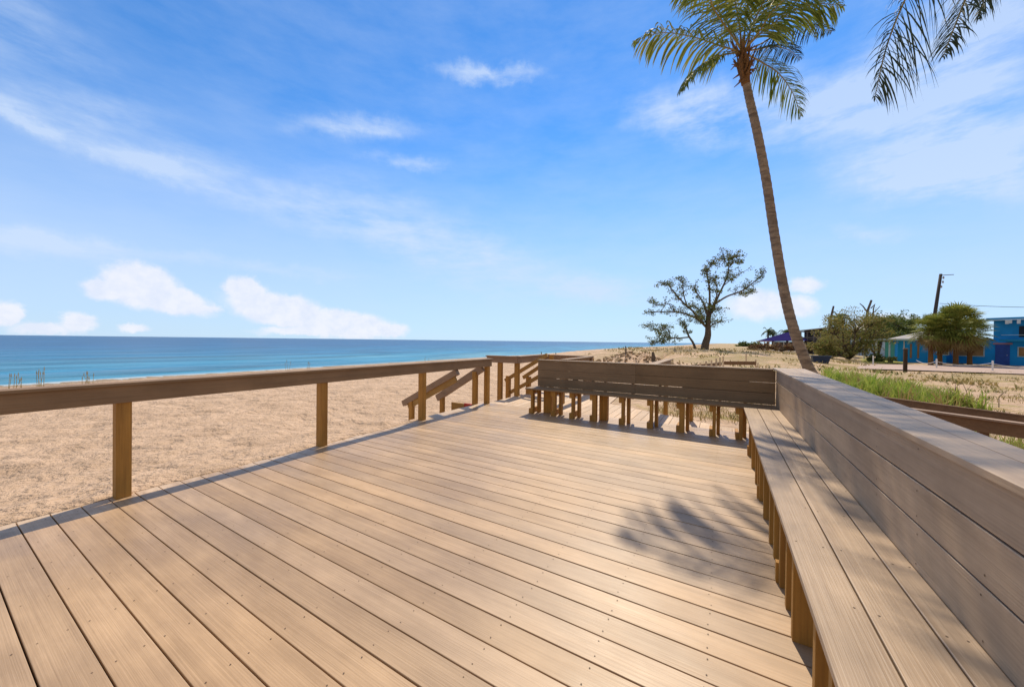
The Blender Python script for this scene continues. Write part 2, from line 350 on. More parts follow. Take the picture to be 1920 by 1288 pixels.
# ------------------------------------------------------------------ sea
SEA = -1.8
me = bpy.data.meshes.new('sea_water')
sxs = [-12000, -5000, -2000, -900, -400, -200, -120] + list(range(-100, -28, 3)) + [-25, 0, 200, 3000]
sys_ = [-8000, -2000, -500, -150, -60, -20, 0, 20, 40, 60, 90, 130, 200, 300, 500, 900, 2000, 5000, 12000]
nx = len(sxs)
me.from_pydata([(x, y, SEA) for y in sys_ for x in sxs], [], [(j*nx+i, j*nx+i+1, (j+1)*nx+i+1, (j+1)*nx+i) for j in range(len(sys_)-1) for i in range(nx-1)]); me.update()
sea = bpy.data.objects.new('sea_water', me); COL.objects.link(sea); sea['kind'] = 'structure'
def seamat():
    m, t, n, l, b = M0('sea water')
    tcn = n.new('ShaderNodeTexCoord'); sx = n.new('ShaderNodeSeparateXYZ'); l.new(tcn.outputs['Object'], sx.inputs[0])
    r = n.new('ShaderNodeMapRange'); r.inputs['From Min'].default_value = -36; r.inputs['From Max'].default_value = -400; l.new(sx.outputs[0], r.inputs[0])
    cr_ = n.new('ShaderNodeValToRGB'); e = cr_.color_ramp.elements; e[0].position = 0; e[0].color = (.09, .27, .36, 1); e[1].position = 1; e[1].color = (.006, .085, .22, 1)
    for p_, c_ in ((.02, (.035, .22, .35, 1)), (.12, (.012, .15, .30, 1)), (.35, (.007, .10, .25, 1))):
        q = cr_.color_ramp.elements.new(p_); q.color = c_
    def nz(scale, det, vs):
        mp = n.new('ShaderNodeMapping'); mp.inputs['Scale'].default_value = vs; l.new(tcn.outputs['Object'], mp.inputs[0])
        q = n.new('ShaderNodeTexNoise'); q.inputs['Scale'].default_value = scale; q.inputs['Detail'].default_value = det; q.inputs['Roughness'].default_value = .6; l.new(mp.outputs[0], q.inputs['Vector']); return q.outputs[0]
    pat = n.new('ShaderNodeMapRange'); pat.inputs['From Min'].default_value = .35; pat.inputs['From Max'].default_value = .65; pat.inputs['To Min'].default_value = -.05; pat.inputs['To Max'].default_value = .05
    l.new(nz(.05, 4, (1, .3, 1)), pat.inputs[0])
    s = n.new('ShaderNodeMath'); s.operation = 'ADD'; l.new(r.outputs[0], s.inputs[0]); l.new(pat.outputs[0], s.inputs[1]); l.new(s.outputs[0], cr_.inputs[0])
    ch = n.new('ShaderNodeMapRange'); ch.inputs['From Min'].default_value = .30; ch.inputs['From Max'].default_value = .62; ch.inputs['To Min'].default_value = .5; ch.inputs['To Max'].default_value = 1.25; l.new(nz(.16, 6, (1, .28, 1)), ch.inputs[0])
    hs = n.new('ShaderNodeHueSaturation'); l.new(cr_.outputs[0], hs.inputs['Color']); l.new(ch.outputs[0], hs.inputs['Value'])
    fm = n.new('ShaderNodeMath'); fm.operation = 'MULTIPLY_ADD'; l.new(nz(.5, 5, (1, .12, 1)), fm.inputs[0]); fm.inputs[1].default_value = 5.0; l.new(sx.outputs[0], fm.inputs[2])
    fr = n.new('ShaderNodeMapRange'); fr.inputs['From Min'].default_value = -36.3; fr.inputs['From Max'].default_value = -35.4; l.new(fm.outputs[0], fr.inputs[0])
    fx = n.new('ShaderNodeMix'); fx.data_type = 'RGBA'; l.new(fr.outputs[0], fx.inputs[0]); l.new(hs.outputs[0], fx.inputs[6]); fx.inputs[7].default_value = (.40, .46, .47, 1)
    l.new(fx.outputs[2], b.inputs['Base Color']); b.inputs['Roughness'].default_value = .3; b.inputs['IOR'].default_value = 1.2; b.inputs['Specular IOR Level'].default_value = .3
    b2 = n.new('ShaderNodeBump'); b2.inputs['Strength'].default_value = 1; b2.inputs['Distance'].default_value = .5; l.new(nz(.35, 6, (1, .45, 1)), b2.inputs['Height'])
    b3 = n.new('ShaderNodeBump'); b3.inputs['Strength'].default_value = 1; b3.inputs['Distance'].default_value = 1.6; l.new(nz(.07, 3, (1, .4, 1)), b3.inputs['Height']); l.new(b3.outputs[0], b2.inputs['Normal'])
    l.new(b2.outputs[0], b.inputs['Normal']); return m
me.materials.append(seamat())

# ------------------------------------------------------------------ deck
deck = thing('wooden_deck', 'wide tan composite deck of parallel boards beside the beach sand', 'deck', (-1.8, 2, 0))
mb = MB(); PIT = .14498; Y0 = .4014; k0 = -28; jr = random.Random(3)
for k in range(k0, 41):
    ya = Y0+PIT*(k-1)+.003; yb = Y0+PIT*k-.003
    if ya > 6.13: break
    xl = -4.31+jr.uniform(-.004, .004)
    mb.box(xl, 1.05, ya, yb, -.026, jr.uniform(-.0008, .0008))
mb.build('decking', m_deck, deck, bevel=.0025)
mb = MB()
for k in range(k0, 40):
    for j in range(14):
        x = -4.1+j*.4064
        for yy in (.03, .112):
            cx, cy = x+jr.uniform(-.008, .008), Y0+PIT*(k-1)+yy+.003; r_ = .0034
            mb.add([(cx+r_*math.cos(a*math.pi/3), cy+r_*math.sin(a*math.pi/3), .0014) for a in range(6)], [tuple(range(6))])
mb.build('screw_heads', m_screw, deck)['kind'] = 'stuff'
mb = MB()
for j in range(14): mb.box(-4.12+j*.4064, -4.082+j*.4064, -3.6, 6.1, -.2, -.03)
mb.build('joist', m_pinedark, deck)
mb = MB(); mb.box(-4.34, -4.302, -3.6, 6.14, -.22, -.028); mb.build('rim_board', m_pinex, deck)

# pale walkway behind the far bench, boards running away
walk = thing('boardwalk', 'pale boardwalk behind the far bench with boards running away from it', 'boardwalk', (-2, 7, 0))
mb = MB()
def yedge(x):
    if x < -2.15: return 9.0
    return 7.62+(x+2.15)*(6.36-7.62)/(2.385+.05)
x = -4.2
while x < .55:
    a, b = x+.003, x+PIT-.003
    mb.hexa([(a, 6.165, -.028), (b, 6.165, -.028), (b, yedge(b), -.028), (a, yedge(a), -.028), (a, 6.165, -.001), (b, 6.165, -.001), (b, yedge(b), -.001), (a, yedge(a), -.001)])
    x += PIT
mb.build('decking', m_walk, walk, bevel=.0025)
mb = MB(); mb.beam((-2.15, 7.6, -.14), (.45, yedge(.45)-.02, -.14), .038, .2); mb.build('rim_board', m_pinedark, walk)

# ------------------------------------------------------------------ left railing
rail = thing('deck_railing', 'long dark brown rail on square posts along the beach side of the deck', 'railing', (-4.17, 2, 0))
mb = MB(); mb.box(-4.15, -4.112, -2.6, 6.20, .766, .903); mb.build('rail_board', m_railY, rail, bevel=.003)
mb = MB(); mb.box(-4.245, -4.085, -2.6, 6.22, .9045, .9285); mb.build('handrail_cap', m_railY, rail, bevel=.003)
pr = random.Random(5)
def post_at(x, y, z0, z1, parent, name='post', w=.09, mat=None):
    b = MB(); b.box(x-w/2, x+w/2, y-w/2, y+w/2, z0, z1); o = b.build(name, mat or m_post, parent, bevel=.003); return o
for yy in (-.78, .906, 2.585, 4.27, 6.12): post_at(-4.178, yy, -.3, .9, rail)

# stairs down to the beach
st = thing('beach_stairs', 'short wooden stairs with two sloping rails going down to the sand', 'stairs', (-4.6, 5.5, -.3))
mb = MB(); mb.beam((-5.49, 5.1, .02), (-4.13, 5.1, .725), .09, .11); mb.build('handrail', m_railX, st, bevel=.003)
mb = MB(); mb.beam((-5.40, 5.99, .02), (-4.2, 5.99, .74), .09, .14); mb.build('handrail', m_railX, st, bevel=.003)
mb = MB(); mb.beam((-5.36, 5.1, -.02), (-4.16, 5.1, .60), .038, .12); mb.build('lower_rail', m_pinex, st)
post_at(-5.27, 5.10, -.42, .09, st, w=.085); post_at(-5.27, 6.0, -.42, .09, st, w=.085); post_at(-4.36, 5.96, -.4, .66, st)
for i in range(2):
    mb = MB(); mb.box(-4.66-.29*i, -4.35-.29*i, 5.13, 5.93, -.15-.13*i, -.115-.13*i); mb.build('tread', m_deck, st, bevel=.003)
mb = MB(); mb.box(-5.1, -4.75, 6.1, 6.14, -.34, -.06); mb.build('stringer', m_pinex, st)
mb = MB(); mb.box(-4.75, -4.4, 6.1, 6.14, -.3, -.05); tag(mb.build('stringer', m_red, st), 'red painted end of the stair stringer')

# second platform railing further out
r2 = thing('landing_railing', 'brown railing round the landing beyond the corner post with twin posts', 'railing', (-4.2, 7.8, 0))
pts = [(-4.93, 7.22), (-4.10, 7.26), (-4.18, 8.9), (-2.75, 8.62)]
for (a, b) in zip(pts, pts[1:]):
    mb = MB(); mb.beam((*a, .845), (*b, .845), .04, .14); mb.build('rail_board', m_railX, r2)
    mb = MB(); mb.beam((*a, .93), (*b, .93), .15, .026); mb.build('handrail_cap', m_railX, r2)
for x_, y_ in ((-4.6, 7.3), (-4.16, 7.35), (-4.2, 8.8), (-2.8, 8.7)): post_at(x_, y_, -.35, .9, r2, w=.1)
st2 = thing('landing_stairs', 'wooden stair side of slanting bars seen left of the far bench', 'stairs', (-4.2, 7.7, -.2))
for a, b in (((-4.70, 7.7, .30), (-3.55, 7.7, .98)), ((-4.24, 7.8, .39), (-3.55, 7.8, .84)), ((-4.16, 7.9, .25), (-3.45, 7.9, .69)), ((-4.62, 7.75, -.02), (-3.6, 7.75, .55))):
    mb = MB(); mb.beam(a, b, .05, .085); mb.build('slanting_bar', m_pinex, st2)
post_at(-4.62, 7.72, -.5, .42, st2, w=.1); post_at(-4.1, 7.82, -.4, .42, st2, w=.1); post_at(-3.5, 7.85, -.4, .98, st2, w=.09)
# rails on both sides of the boardwalk
for nm, X_, ya, yb, lab in (('boardwalk_railing', -2.82, 6.95, 8.66, 'low brown rail on the far side of the boardwalk behind the bench'), ('boardwalk_railing', -1.03, 6.5, 8.95, 'short rail with dark inner face rising behind the middle of the far bench')):
    t = thing(nm, lab, 'railing', (X_, ya, 0), group='rails beside the boardwalk')
    mb = MB(); mb.box(X_-.02, X_+.02, ya, yb, .77, .905); mb.build('rail_board', m_railY, t)
    mb = MB(); mb.box(X_-.075, X_+.075, ya-.02, yb+.02, .9065, .932); mb.build('handrail_cap', m_railY, t)
    for q in ((ya+.08, yb-.08) if X_ < -2 else (yb-.08,)): post_at(X_-.065, q, -.65, .9, t)

# ------------------------------------------------------------------ benches
XF, XB, ZS = .2594, .644, .454
b1 = thing('side_bench', 'long built-in bench with high board back running from the foreground to the corner', 'bench', (.45, 2.5, 0))
mb = MB()
for a, b in ((XF, .4035), (.4085, .5505), (.5555, .6415)): mb.box(a, b, -2.6, 5.685, ZS-.026, ZS)
mb.build('seat', m_benchy, b1, bevel=.003)
mb = MB()
YJ = 3.66
mb.box(XB, XB+.026, -2.6, 6.05, .7865, .9385)
mb.box(XB, XB+.026, -2.6, YJ-.0015, .627, .7795)
mb.box(XB, XB+.026, -2.6, YJ-.0015, .432, .6205)
mb.box(XB, XB+.026, YJ+.0015, 6.05, .627, .7795)
mb.box(XB, XB+.026, YJ+.0015, 6.05, .432, .6255)
mb.build('backrest', m_benchy, b1, bevel=.003)
mb = MB()                                     # cap of two boards, the outer one running slightly askew
def capx(y): return .722+.018*y
def capo(y): return .80+.028*y
for (fa, fb) in ((lambda y: .618, lambda y: capx(y)-.0015), (lambda y: capx(y)+.0015, capo)):
    ya, yb = -2.6, 6.22
    mb.hexa([(fa(ya), ya, .9405), (fb(ya), ya, .9405), (fb(yb), yb, .9405), (fa(yb), yb, .9405), (fa(ya), ya, .965), (fb(ya), ya, .965), (fb(yb), yb, .965), (fa(yb), yb, .965)])
mb.build('top_cap', m_benchy, b1, bevel=.003)
mb = MB()                                     # screws
for yy in [(.32+.4064*i) for i in range(-4, 14)]:
    for xx in (.285, .378, .432, .527, .575, .622):
        if jr.random() < .2: continue
        q = yy+jr.uniform(-.012, .012); r_ = .0036; xj = xx+jr.uniform(-.006, .006)
        mb.add([(xj+r_*math.cos(a*math.pi/3), q+r_*math.sin(a*math.pi/3), ZS+.0008) for a in range(6)], [tuple(range(6))])
    for zz in (.66, .75, .82, .905, .47, .59):
        if jr.random() < .35: continue
        q = yy+jr.uniform(-.012, .012); zj = zz+jr.uniform(-.006, .006)
        mb.add([(XB-.0008, q+r_*math.cos(a*math.pi/3), zj+r_*math.sin(a*math.pi/3)) for a in range(6)], [tuple(reversed(range(6)))])
mb.build('screw_heads', m_screw, b1)['kind'] = 'stuff'
legy = [4.95, 4.5, 4.02, 3.61, 3.25, 2.87, 2.39, 1.99, 1.56, 1.18, .8, .4, 0, -.4, -.8, -1.2, -1.6, -2.0]
leg_front = leg_back = None
for i, yy in enumerate(legy):
    y_ = yy; xf = .282
    b = MB(); b.box(xf, xf+.089, y_-.019, y_+.019, .0, ZS-.027)
    if i % 3 == 0: b.box(xf-.012, xf+.03, y_+.02, y_+.058, 0, .11)
    b.build('leg', m_post, b1, bevel=.002)
    b = MB(); b.box(XB+.028, XB+.117, y_-.019, y_+.019, 0, .938); b.build('back_support', m_post, b1, bevel=.002)
    b = MB(); b.box(xf+.092, XB+.026, y_-.019, y_+.019, ZS-.115, ZS-.028); b.build('seat_support', m_post, b1)
    if i in (2, 5, 6, 8): 
        b = MB(); b.box(xf+.005, xf+.094, y_-.20, y_-.162, .0, ZS-.027); b.build('leg', m_post, b1, bevel=.002)
mb = MB(); mb.box(XB+.119, XB+.145, -2.6, 6.05, .43, .935); mb.build('outer_skirt', m_railY, b1)

YF, YB = 5.69, 6.06
b2 = thing('far_bench', 'backlit bench with gappy dark board back across the far end of the deck', 'bench', (-1.2, 5.9, 0))
mb = MB(); X0, X1 = -3.05, .64
for i, (a, b) in enumerate(((YF, YF+.14), (YF+.145, YF+.285), (YF+.29, YB-.003))): mb.box(X0, X1, a, b, ZS-.024, ZS+.002)
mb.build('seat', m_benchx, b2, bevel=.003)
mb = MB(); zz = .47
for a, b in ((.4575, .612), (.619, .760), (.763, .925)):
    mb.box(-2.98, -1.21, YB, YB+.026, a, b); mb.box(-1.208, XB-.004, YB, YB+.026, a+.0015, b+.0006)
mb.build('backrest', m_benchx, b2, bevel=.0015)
for xa, xb_, za, zb in ((-2.98, -2.56, .735, .79), (-2.35, XB-.3, .735, .79), (-2.98, -2.62, .59, .64), (-2.3, -2.2, .59, .64), (-1.95, -1.9, .59, .64), (-.52, XB-.004, .59, .64)):  # strips added behind the back's seams so that no light shows through
    b = MB(); b.box(xa, xb_, YB+.0275, YB+.05, za, zb); b.build('light_stop_strip', m_railX, b2)
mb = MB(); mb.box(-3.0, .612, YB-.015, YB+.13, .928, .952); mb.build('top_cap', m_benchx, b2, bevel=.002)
legx = [-2.93, -2.50, -2.16, -1.79, -1.33, -.91, -.49, -.08, .235]
for i, xx in enumerate(legx):
    w = .042 if i not in (3, 6) else .068
    b = MB(); b.box(xx-w/2, xx+w/2, YF+.03, YF+.119, 0, ZS-.026); b.build('leg', m_post, b2, bevel=.002)
    b = MB(); b.box(xx+w/2+.006, xx+w/2+.050, YF+.19, YF+.279, 0, ZS-.026); b.build('leg', m_post, b2, bevel=.002)
    b = MB(); b.box(xx-w/2-.04, xx-w/2-.001, YF+.035, YB-.03, 0, .088); b.build('foot_block', m_post, b2, bevel=.002)
    b = MB(); b.box(xx-w/2-.04, xx-w/2-.001, YF+.035, YB-.03, ZS-.115, ZS-.027); b.build('seat_support', m_post, b2)
    b = MB(); b.box(xx+.045, xx+.083, YB+.052, YB+.12, .36, .925); b.build('back_support', m_post, b2)
b = MB(); b.box(-2.80, -2.64, YB-.12, YB-.02, 0, ZS-.026); b.build('end_panel', m_post, b2)
b = MB(); b.box(-1.72, -1.62, YB-.17, YB-.065, 0, ZS-.026); b.build('end_panel', m_post, b2)
for x_, y_, lab in ((-.44, 6.66, 'lone square post standing behind the far bench near its right half'),):
    o = post_at(x_, y_, -.6, .52, None, 'stub_post', w=.075); tag(o, lab, 'post')

# ------------------------------------------------------------------ ramp walkway with two rails on the street side
rw = [(G(1600, 751, .3), G(2300, 843, .3)), (G(1560, 731.5, .3), G(2300, 827, .3))]
for i, (a, b) in enumerate(rw):
    t = thing('ramp_railing', ['nearer low ramp rail with a pale cap strip beside the grass', 'farther low ramp rail right in front of the green grass'][i], 'railing', ((a+b)/2).to_tuple(), group='pair of low ramp rails')
    up = Vector((0, 0, 1))
    m = MB(); m.beam(a-up*.115, b-up*.115, .04, .175); m.build('rail_board', m_pinedark, t)
    m = MB(); m.beam(a-up*.012, b-up*.012, .13 if i == 0 else .06, .024); m.build('handrail_cap', m_railX if i == 0 else m_pinedark, t)
    for q in (.1, .3, .5, .7, .9):
        p = a.lerp(b, q); post_at(p.x+(.06 if i else -.0), p.y+.07, -.62, .26, t, w=.085, mat=m_pinedark)

# ------------------------------------------------------------------ palms
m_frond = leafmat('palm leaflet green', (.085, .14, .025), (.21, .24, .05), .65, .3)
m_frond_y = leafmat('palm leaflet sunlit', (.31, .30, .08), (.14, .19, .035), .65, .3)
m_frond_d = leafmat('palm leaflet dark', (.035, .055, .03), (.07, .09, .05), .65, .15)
m_rachis = simple('palm midrib', (.34, .27, .10), .85, .3, spec=.08)
m_sheath = simple('palm fibre', (.22, .115, .045), .9, .4, 20)
def trunkmat():
    m, t, n, l, b = M0('ringed palm trunk')
    tcn = n.new('ShaderNodeTexCoord'); mp = n.new('ShaderNodeMapping'); mp.inputs['Scale'].default_value = (2.2, 2.2, 9); l.new(tcn.outputs['Object'], mp.inputs[0])
    w = n.new('ShaderNodeTexNoise'); w.inputs['Scale'].default_value = 1.3; w.inputs['Detail'].default_value = 6; w.inputs['Roughness'].default_value = .75; l.new(mp.outputs[0], w.inputs['Vector'])
    r = n.new('ShaderNodeValToRGB'); e = r.color_ramp.elements; e[0].position = .36; e[0].color = (.115, .085, .065, 1); e[1].position = .62; e[1].color = (.32, .25, .185, 1); l.new(w.outputs[0], r.inputs[0])
    l.new(r.outputs[0], b.inputs['Base Color']); b.inputs['Roughness'].default_value = .9
    bp = n.new('ShaderNodeBump'); bp.inputs['Strength'].default_value = .9; bp.inputs['Distance'].default_value = .03; l.new(w.outputs[0], bp.inputs['Height']); l.new(bp.outputs[0], b.inputs['Normal']); return m
m_trunk = trunkmat()
def catmull(p, n):
    out = []; p = [Vector(q) for q in p]; p = [p[0]*2-p[1]]+p+[p[-1]*2-p[-2]]
    for i in range(1, len(p)-2):
        for k in range(n):
            t = k/n; a, b, c, d = p[i-1:i+3]
            out.append(.5*((2*b)+(-a+c)*t+(2*a-5*b+4*c-d)*t*t+(-a+3*b-3*c+d)*t**3))
    out.append(p[-2]); return out
def frond(pts, parent, mat, L_=.55, n=44, droop=.75, seed=0, w=.026, start=.16, up=None, spread=1.0, asym=1.0):
    r = random.Random(seed); c = catmull(pts, 12); 
    rib = MB(); m = len(c); rib.tube(c, [.020*(1-i/m)+.003 for i in range(m)], 5)
    lf = MB()
    for i in range(n):
        t = start+(1-start)*(i+.5)/n; f = t*(m-1); k = min(int(f), m-2); p = c[k].lerp(c[k+1], f-k); d = (c[k+1]-c[k]).normalized()
        side = d.cross(up or Vector((0, 0, 1)))
        if side.length < .15: side = d.cross(Vector((.3, 1, 0)))
        side.normalize(); nrm = side.cross(d)
        ll = L_*(math.sin(math.pi*min(1, .18+t*.80))**.6)*(1 if t < .85 else (1-(t-.85)*2.6))
        for s in (-1, 1):
            l_ = ll*r.uniform(.8, 1.12)*(asym if s > 0 else 1/asym)
            if r.random() < .09: continue
            jit = Vector((r.gauss(0, .13), r.gauss(0, .13), r.gauss(0, .13)))
            if r.random() < .12: l_ *= r.uniform(.35, .7)
            dir_ = (jit+side*s*spread*r.uniform(.75, 1.1)+d*r.uniform(.55, .85)+nrm*r.uniform(.0, .3)).normalized()
            q = p; pv = []; ww = w*r.uniform(.7, 1.1)
            segs = 5; wd = dir_.cross(Vector((0, 0, 1)))
            if wd.length < .1: wd = d
            wd = (d*.8+wd.normalized()*r.uniform(-.5, .5)).normalized()
            for j in range(segs+1):
                u = j/segs; hw = ww*.5*(math.sin(math.pi*(u*.86+.12)))
                pv += [q-wd*hw, q+wd*hw]
                dir_ = (dir_+Vector((0, 0, -1))*droop*(.25+.5*u)*r.uniform(.8, 1.2)).normalized(); q = q+dir_*(l_/segs)
            lf.add(pv, [(2*j, 2*j+1, 2*j+3, 2*j+2) for j in range(segs)])
    o = rib.build('frond', m_rachis, parent, smooth=True)
    lf.build('leaflets', mat, o)
    return o
# main leaning coconut palm
PD = 9.8; PS = PD/7.6
palm = thing('leaning_coconut_palm', 'tall leaning coconut palm with ringed trunk behind the side bench', 'palm tree', (0, 0, 0))
tp = [P(x, y, d*PS) for x, y, d in ((1563, 800, 7.6), (1533, 720, 7.6), (1516, 690, 7.6), (1489, 620, 7.6), (1470, 545, 7.6), (1452, 440, 7.55), (1437, 340, 7.5), (1420, 250, 7.4), (1405, 185, 7.4), (1396, 140, 7.35))]
palm.location = (tp[0].x, tp[0].y, -.6)
c = catmull(tp, 14); nC = len(c)
rad = []
for i in range(nC):
    u = i/(nC-1); base = .185-.085*min(1, u*3.2) if u < .16 else .142-.044*((u-.16)/.84); base += .008*(i % 2)
    rad.append(base*(.86-.17*min(1, u*4))*PS)
mb = MB(); mb.tube(c, rad, 16); mb.build('trunk', m_trunk, palm, smooth=True)
CC = P(1392, 98, 7.35*PS)
mb = MB(); mb.tube([P(1398, 158, 7.35*PS), P(1396, 135, 7.35*PS), P(1394, 115, 7.35*PS), P(1392, 92, 7.35*PS)], [.10, .125, .14, .05], 10)
fr_ = random.Random(2)
for i in range(80):                                                   # fibrous stubs
    a = fr_.uniform(0, 6.28); z = fr_.uniform(-.75, .12); k_ = .09+.05*(z+.75); p = CC+Vector((math.cos(a)*k_-z*.08, math.sin(a)*k_, z)); q = p+Vector((math.cos(a)*fr_.uniform(.03, .22), math.sin(a)*fr_.uniform(.03, .22), fr_.uniform(-.12, .45)))
    mb.tube([p, q], [fr_.uniform(.02, .045), .008], 5)
mb.build('leaf_bases', m_sheath, palm)
def fp(l): return [CC]+[P(x, y, (7.35+dz)*PS) for x, y, dz in l]
FR = [  # pixel path of the midrib and depth offset, material, leaflet length, droop
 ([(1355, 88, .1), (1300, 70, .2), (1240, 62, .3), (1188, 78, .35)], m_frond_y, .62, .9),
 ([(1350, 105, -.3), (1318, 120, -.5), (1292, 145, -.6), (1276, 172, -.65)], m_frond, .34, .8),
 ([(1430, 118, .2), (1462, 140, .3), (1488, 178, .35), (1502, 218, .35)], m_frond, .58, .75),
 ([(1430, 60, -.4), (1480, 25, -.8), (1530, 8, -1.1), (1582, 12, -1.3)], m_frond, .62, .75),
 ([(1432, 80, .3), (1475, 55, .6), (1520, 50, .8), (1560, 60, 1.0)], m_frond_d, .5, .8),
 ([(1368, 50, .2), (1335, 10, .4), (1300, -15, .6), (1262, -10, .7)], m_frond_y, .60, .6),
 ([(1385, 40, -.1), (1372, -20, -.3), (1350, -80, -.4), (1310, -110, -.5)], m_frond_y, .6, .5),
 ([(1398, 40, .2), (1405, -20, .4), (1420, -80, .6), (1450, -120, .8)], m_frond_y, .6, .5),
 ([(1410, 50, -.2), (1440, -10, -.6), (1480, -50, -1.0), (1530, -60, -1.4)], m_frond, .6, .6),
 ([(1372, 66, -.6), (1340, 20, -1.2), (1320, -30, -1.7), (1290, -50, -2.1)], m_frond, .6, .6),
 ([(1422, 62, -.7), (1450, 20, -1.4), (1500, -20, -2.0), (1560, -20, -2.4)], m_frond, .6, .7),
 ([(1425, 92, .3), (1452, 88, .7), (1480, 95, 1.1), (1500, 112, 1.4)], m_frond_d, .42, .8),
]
for i, (l, mt, ln, dr) in enumerate(FR): frond(fp(l), palm, mt, ln*PS*(1.35 if i < 2 else 1.15), 72, dr, seed=20+i, w=.056 if i < 2 else .046)
# near palm whose fronds hang into view top right
near = thing('overhanging_coconut_palm', 'coconut palm out of view whose dark fronds hang in at the top right', 'palm tree', (0, 0, 0))
NC = P(1990, -190, 4.9)
tpn = [Vector((NC.x+1.7, NC.y+.3, -.6)), Vector((NC.x+1.35, NC.y+.25, 1.2)), Vector((NC.x+.8, NC.y+.15, 3.2)), Vector((NC.x+.25, NC.y+.05, NC.z-1.6)), NC-Vector((0, 0, .25))]
near.location = tpn[0]
mb = MB(); cc_ = catmull(tpn, 12); mb.tube(cc_, [.2-.08*i/len(cc_)+.004*(i % 2) for i in range(len(cc_))], 14); mb.build('trunk', m_trunk, near, smooth=True)
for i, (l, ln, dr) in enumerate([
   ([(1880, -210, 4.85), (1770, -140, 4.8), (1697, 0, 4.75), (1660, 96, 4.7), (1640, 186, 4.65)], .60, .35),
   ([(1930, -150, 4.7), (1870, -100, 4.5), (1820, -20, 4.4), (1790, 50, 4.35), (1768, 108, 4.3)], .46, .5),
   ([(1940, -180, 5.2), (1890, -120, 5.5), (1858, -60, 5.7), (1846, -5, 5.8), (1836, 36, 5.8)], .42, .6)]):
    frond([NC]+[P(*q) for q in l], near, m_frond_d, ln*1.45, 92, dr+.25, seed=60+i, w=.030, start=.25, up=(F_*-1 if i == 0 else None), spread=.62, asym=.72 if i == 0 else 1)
for i in range(9):
    a = i*.7+.3; el_ = fr_.uniform(.1, .9); d = Vector((math.cos(a)*math.cos(el_), math.sin(a)*math.cos(el_), math.sin(el_)))
    if d.dot(R_) < .1 and d.dot(F_) > -.2: continue
    frond([NC, NC+d*.9+Vector((0, 0, .1)), NC+d*1.7-Vector((0, 0, .1)), NC+d*2.4-Vector((0, 0, .8))], near, m_frond_d, .5, 30, .6, seed=80+i)

# ------------------------------------------------------------------ broadleaf trees
m_bark = simple('grey bark', (.16, .12, .085), .9, .4, 6, bump=.5)
m_sg = leafmat('sea grape leaves', (.12, .17, .05), (.27, .27, .08), .6, .15)
m_sgd = leafmat('sea grape leaves dark', (.07, .10, .03), (.13, .16, .05), .6, .1)
def leaves(mb, c, r, n, s, rr, flat=1.0):
    for _ in range(n):
        while True:
            d = Vector((rr.uniform(-1, 1), rr.uniform(-1, 1), rr.uniform(-1, 1)))
            if d.length < 1: break
        p = c+Vector((d.x*r, d.y*r, d.z*r*flat)); a = Vector((rr.gauss(0, 1), rr.gauss(0, 1), rr.gauss(0, 1))).normalized(); b = a.orthogonal().normalized(); b = (Matrix.Rotation(rr.uniform(0, 6.28), 3, a) @ b)
        u = a.cross(b); k = s*rr.uniform(.6, 1.3)
        mb.add([p-b*k, p-u*k*.45, p+b*k, p+u*k*.45], [(0, 1, 2, 3)], rr.random() < .35)
def limb_tree(name, label, depth, base, limbs, clusters_r, nleaf, lsize, mats, seed, cat='tree'):
    rr = random.Random(seed); sc = depth/FPX
    t = thing(name, label, cat, base)
    tr = MB(); cr_ = MB()
    for pts, r0, r1, leafy in limbs:
        o = rr.uniform(-1, 1)*.06*depth*leafy
        w = [P(x, y, depth+o*(i/max(1, len(pts)-1))) for i, (x, y) in enumerate(pts)]
        cc = catmull(w, 5); n_ = len(cc); k0_ = .62 if leafy else 1; tr.tube(cc, [(r0+(r1-r0)*i/(n_-1))*sc*k0_ for i in range(n_)], 7)
        if leafy:
            for i, p in enumerate(cc):
                u = i/(n_-1)
                if u < 1-leafy: continue
                for _ in range(2):
                    off = Vector((rr.gauss(0, 1), rr.gauss(0, 1), rr.gauss(.3, .8)))*clusters_r*sc*.6
                    q = p+off; tr.tube([p, q], [.6*sc, .25*sc], 4, cap=False)
                    leaves(cr_, q, clusters_r*sc*rr.uniform(.5, 1.0), nleaf, lsize*sc, rr, .7)
    tr.build('trunk', m_bark, t, smooth=True); cr_.build('crown', mats, t)
    return t
def z3(l): return [(1160+x/4.6, 440+y/4.6) for x, y in l]
D1 = 45
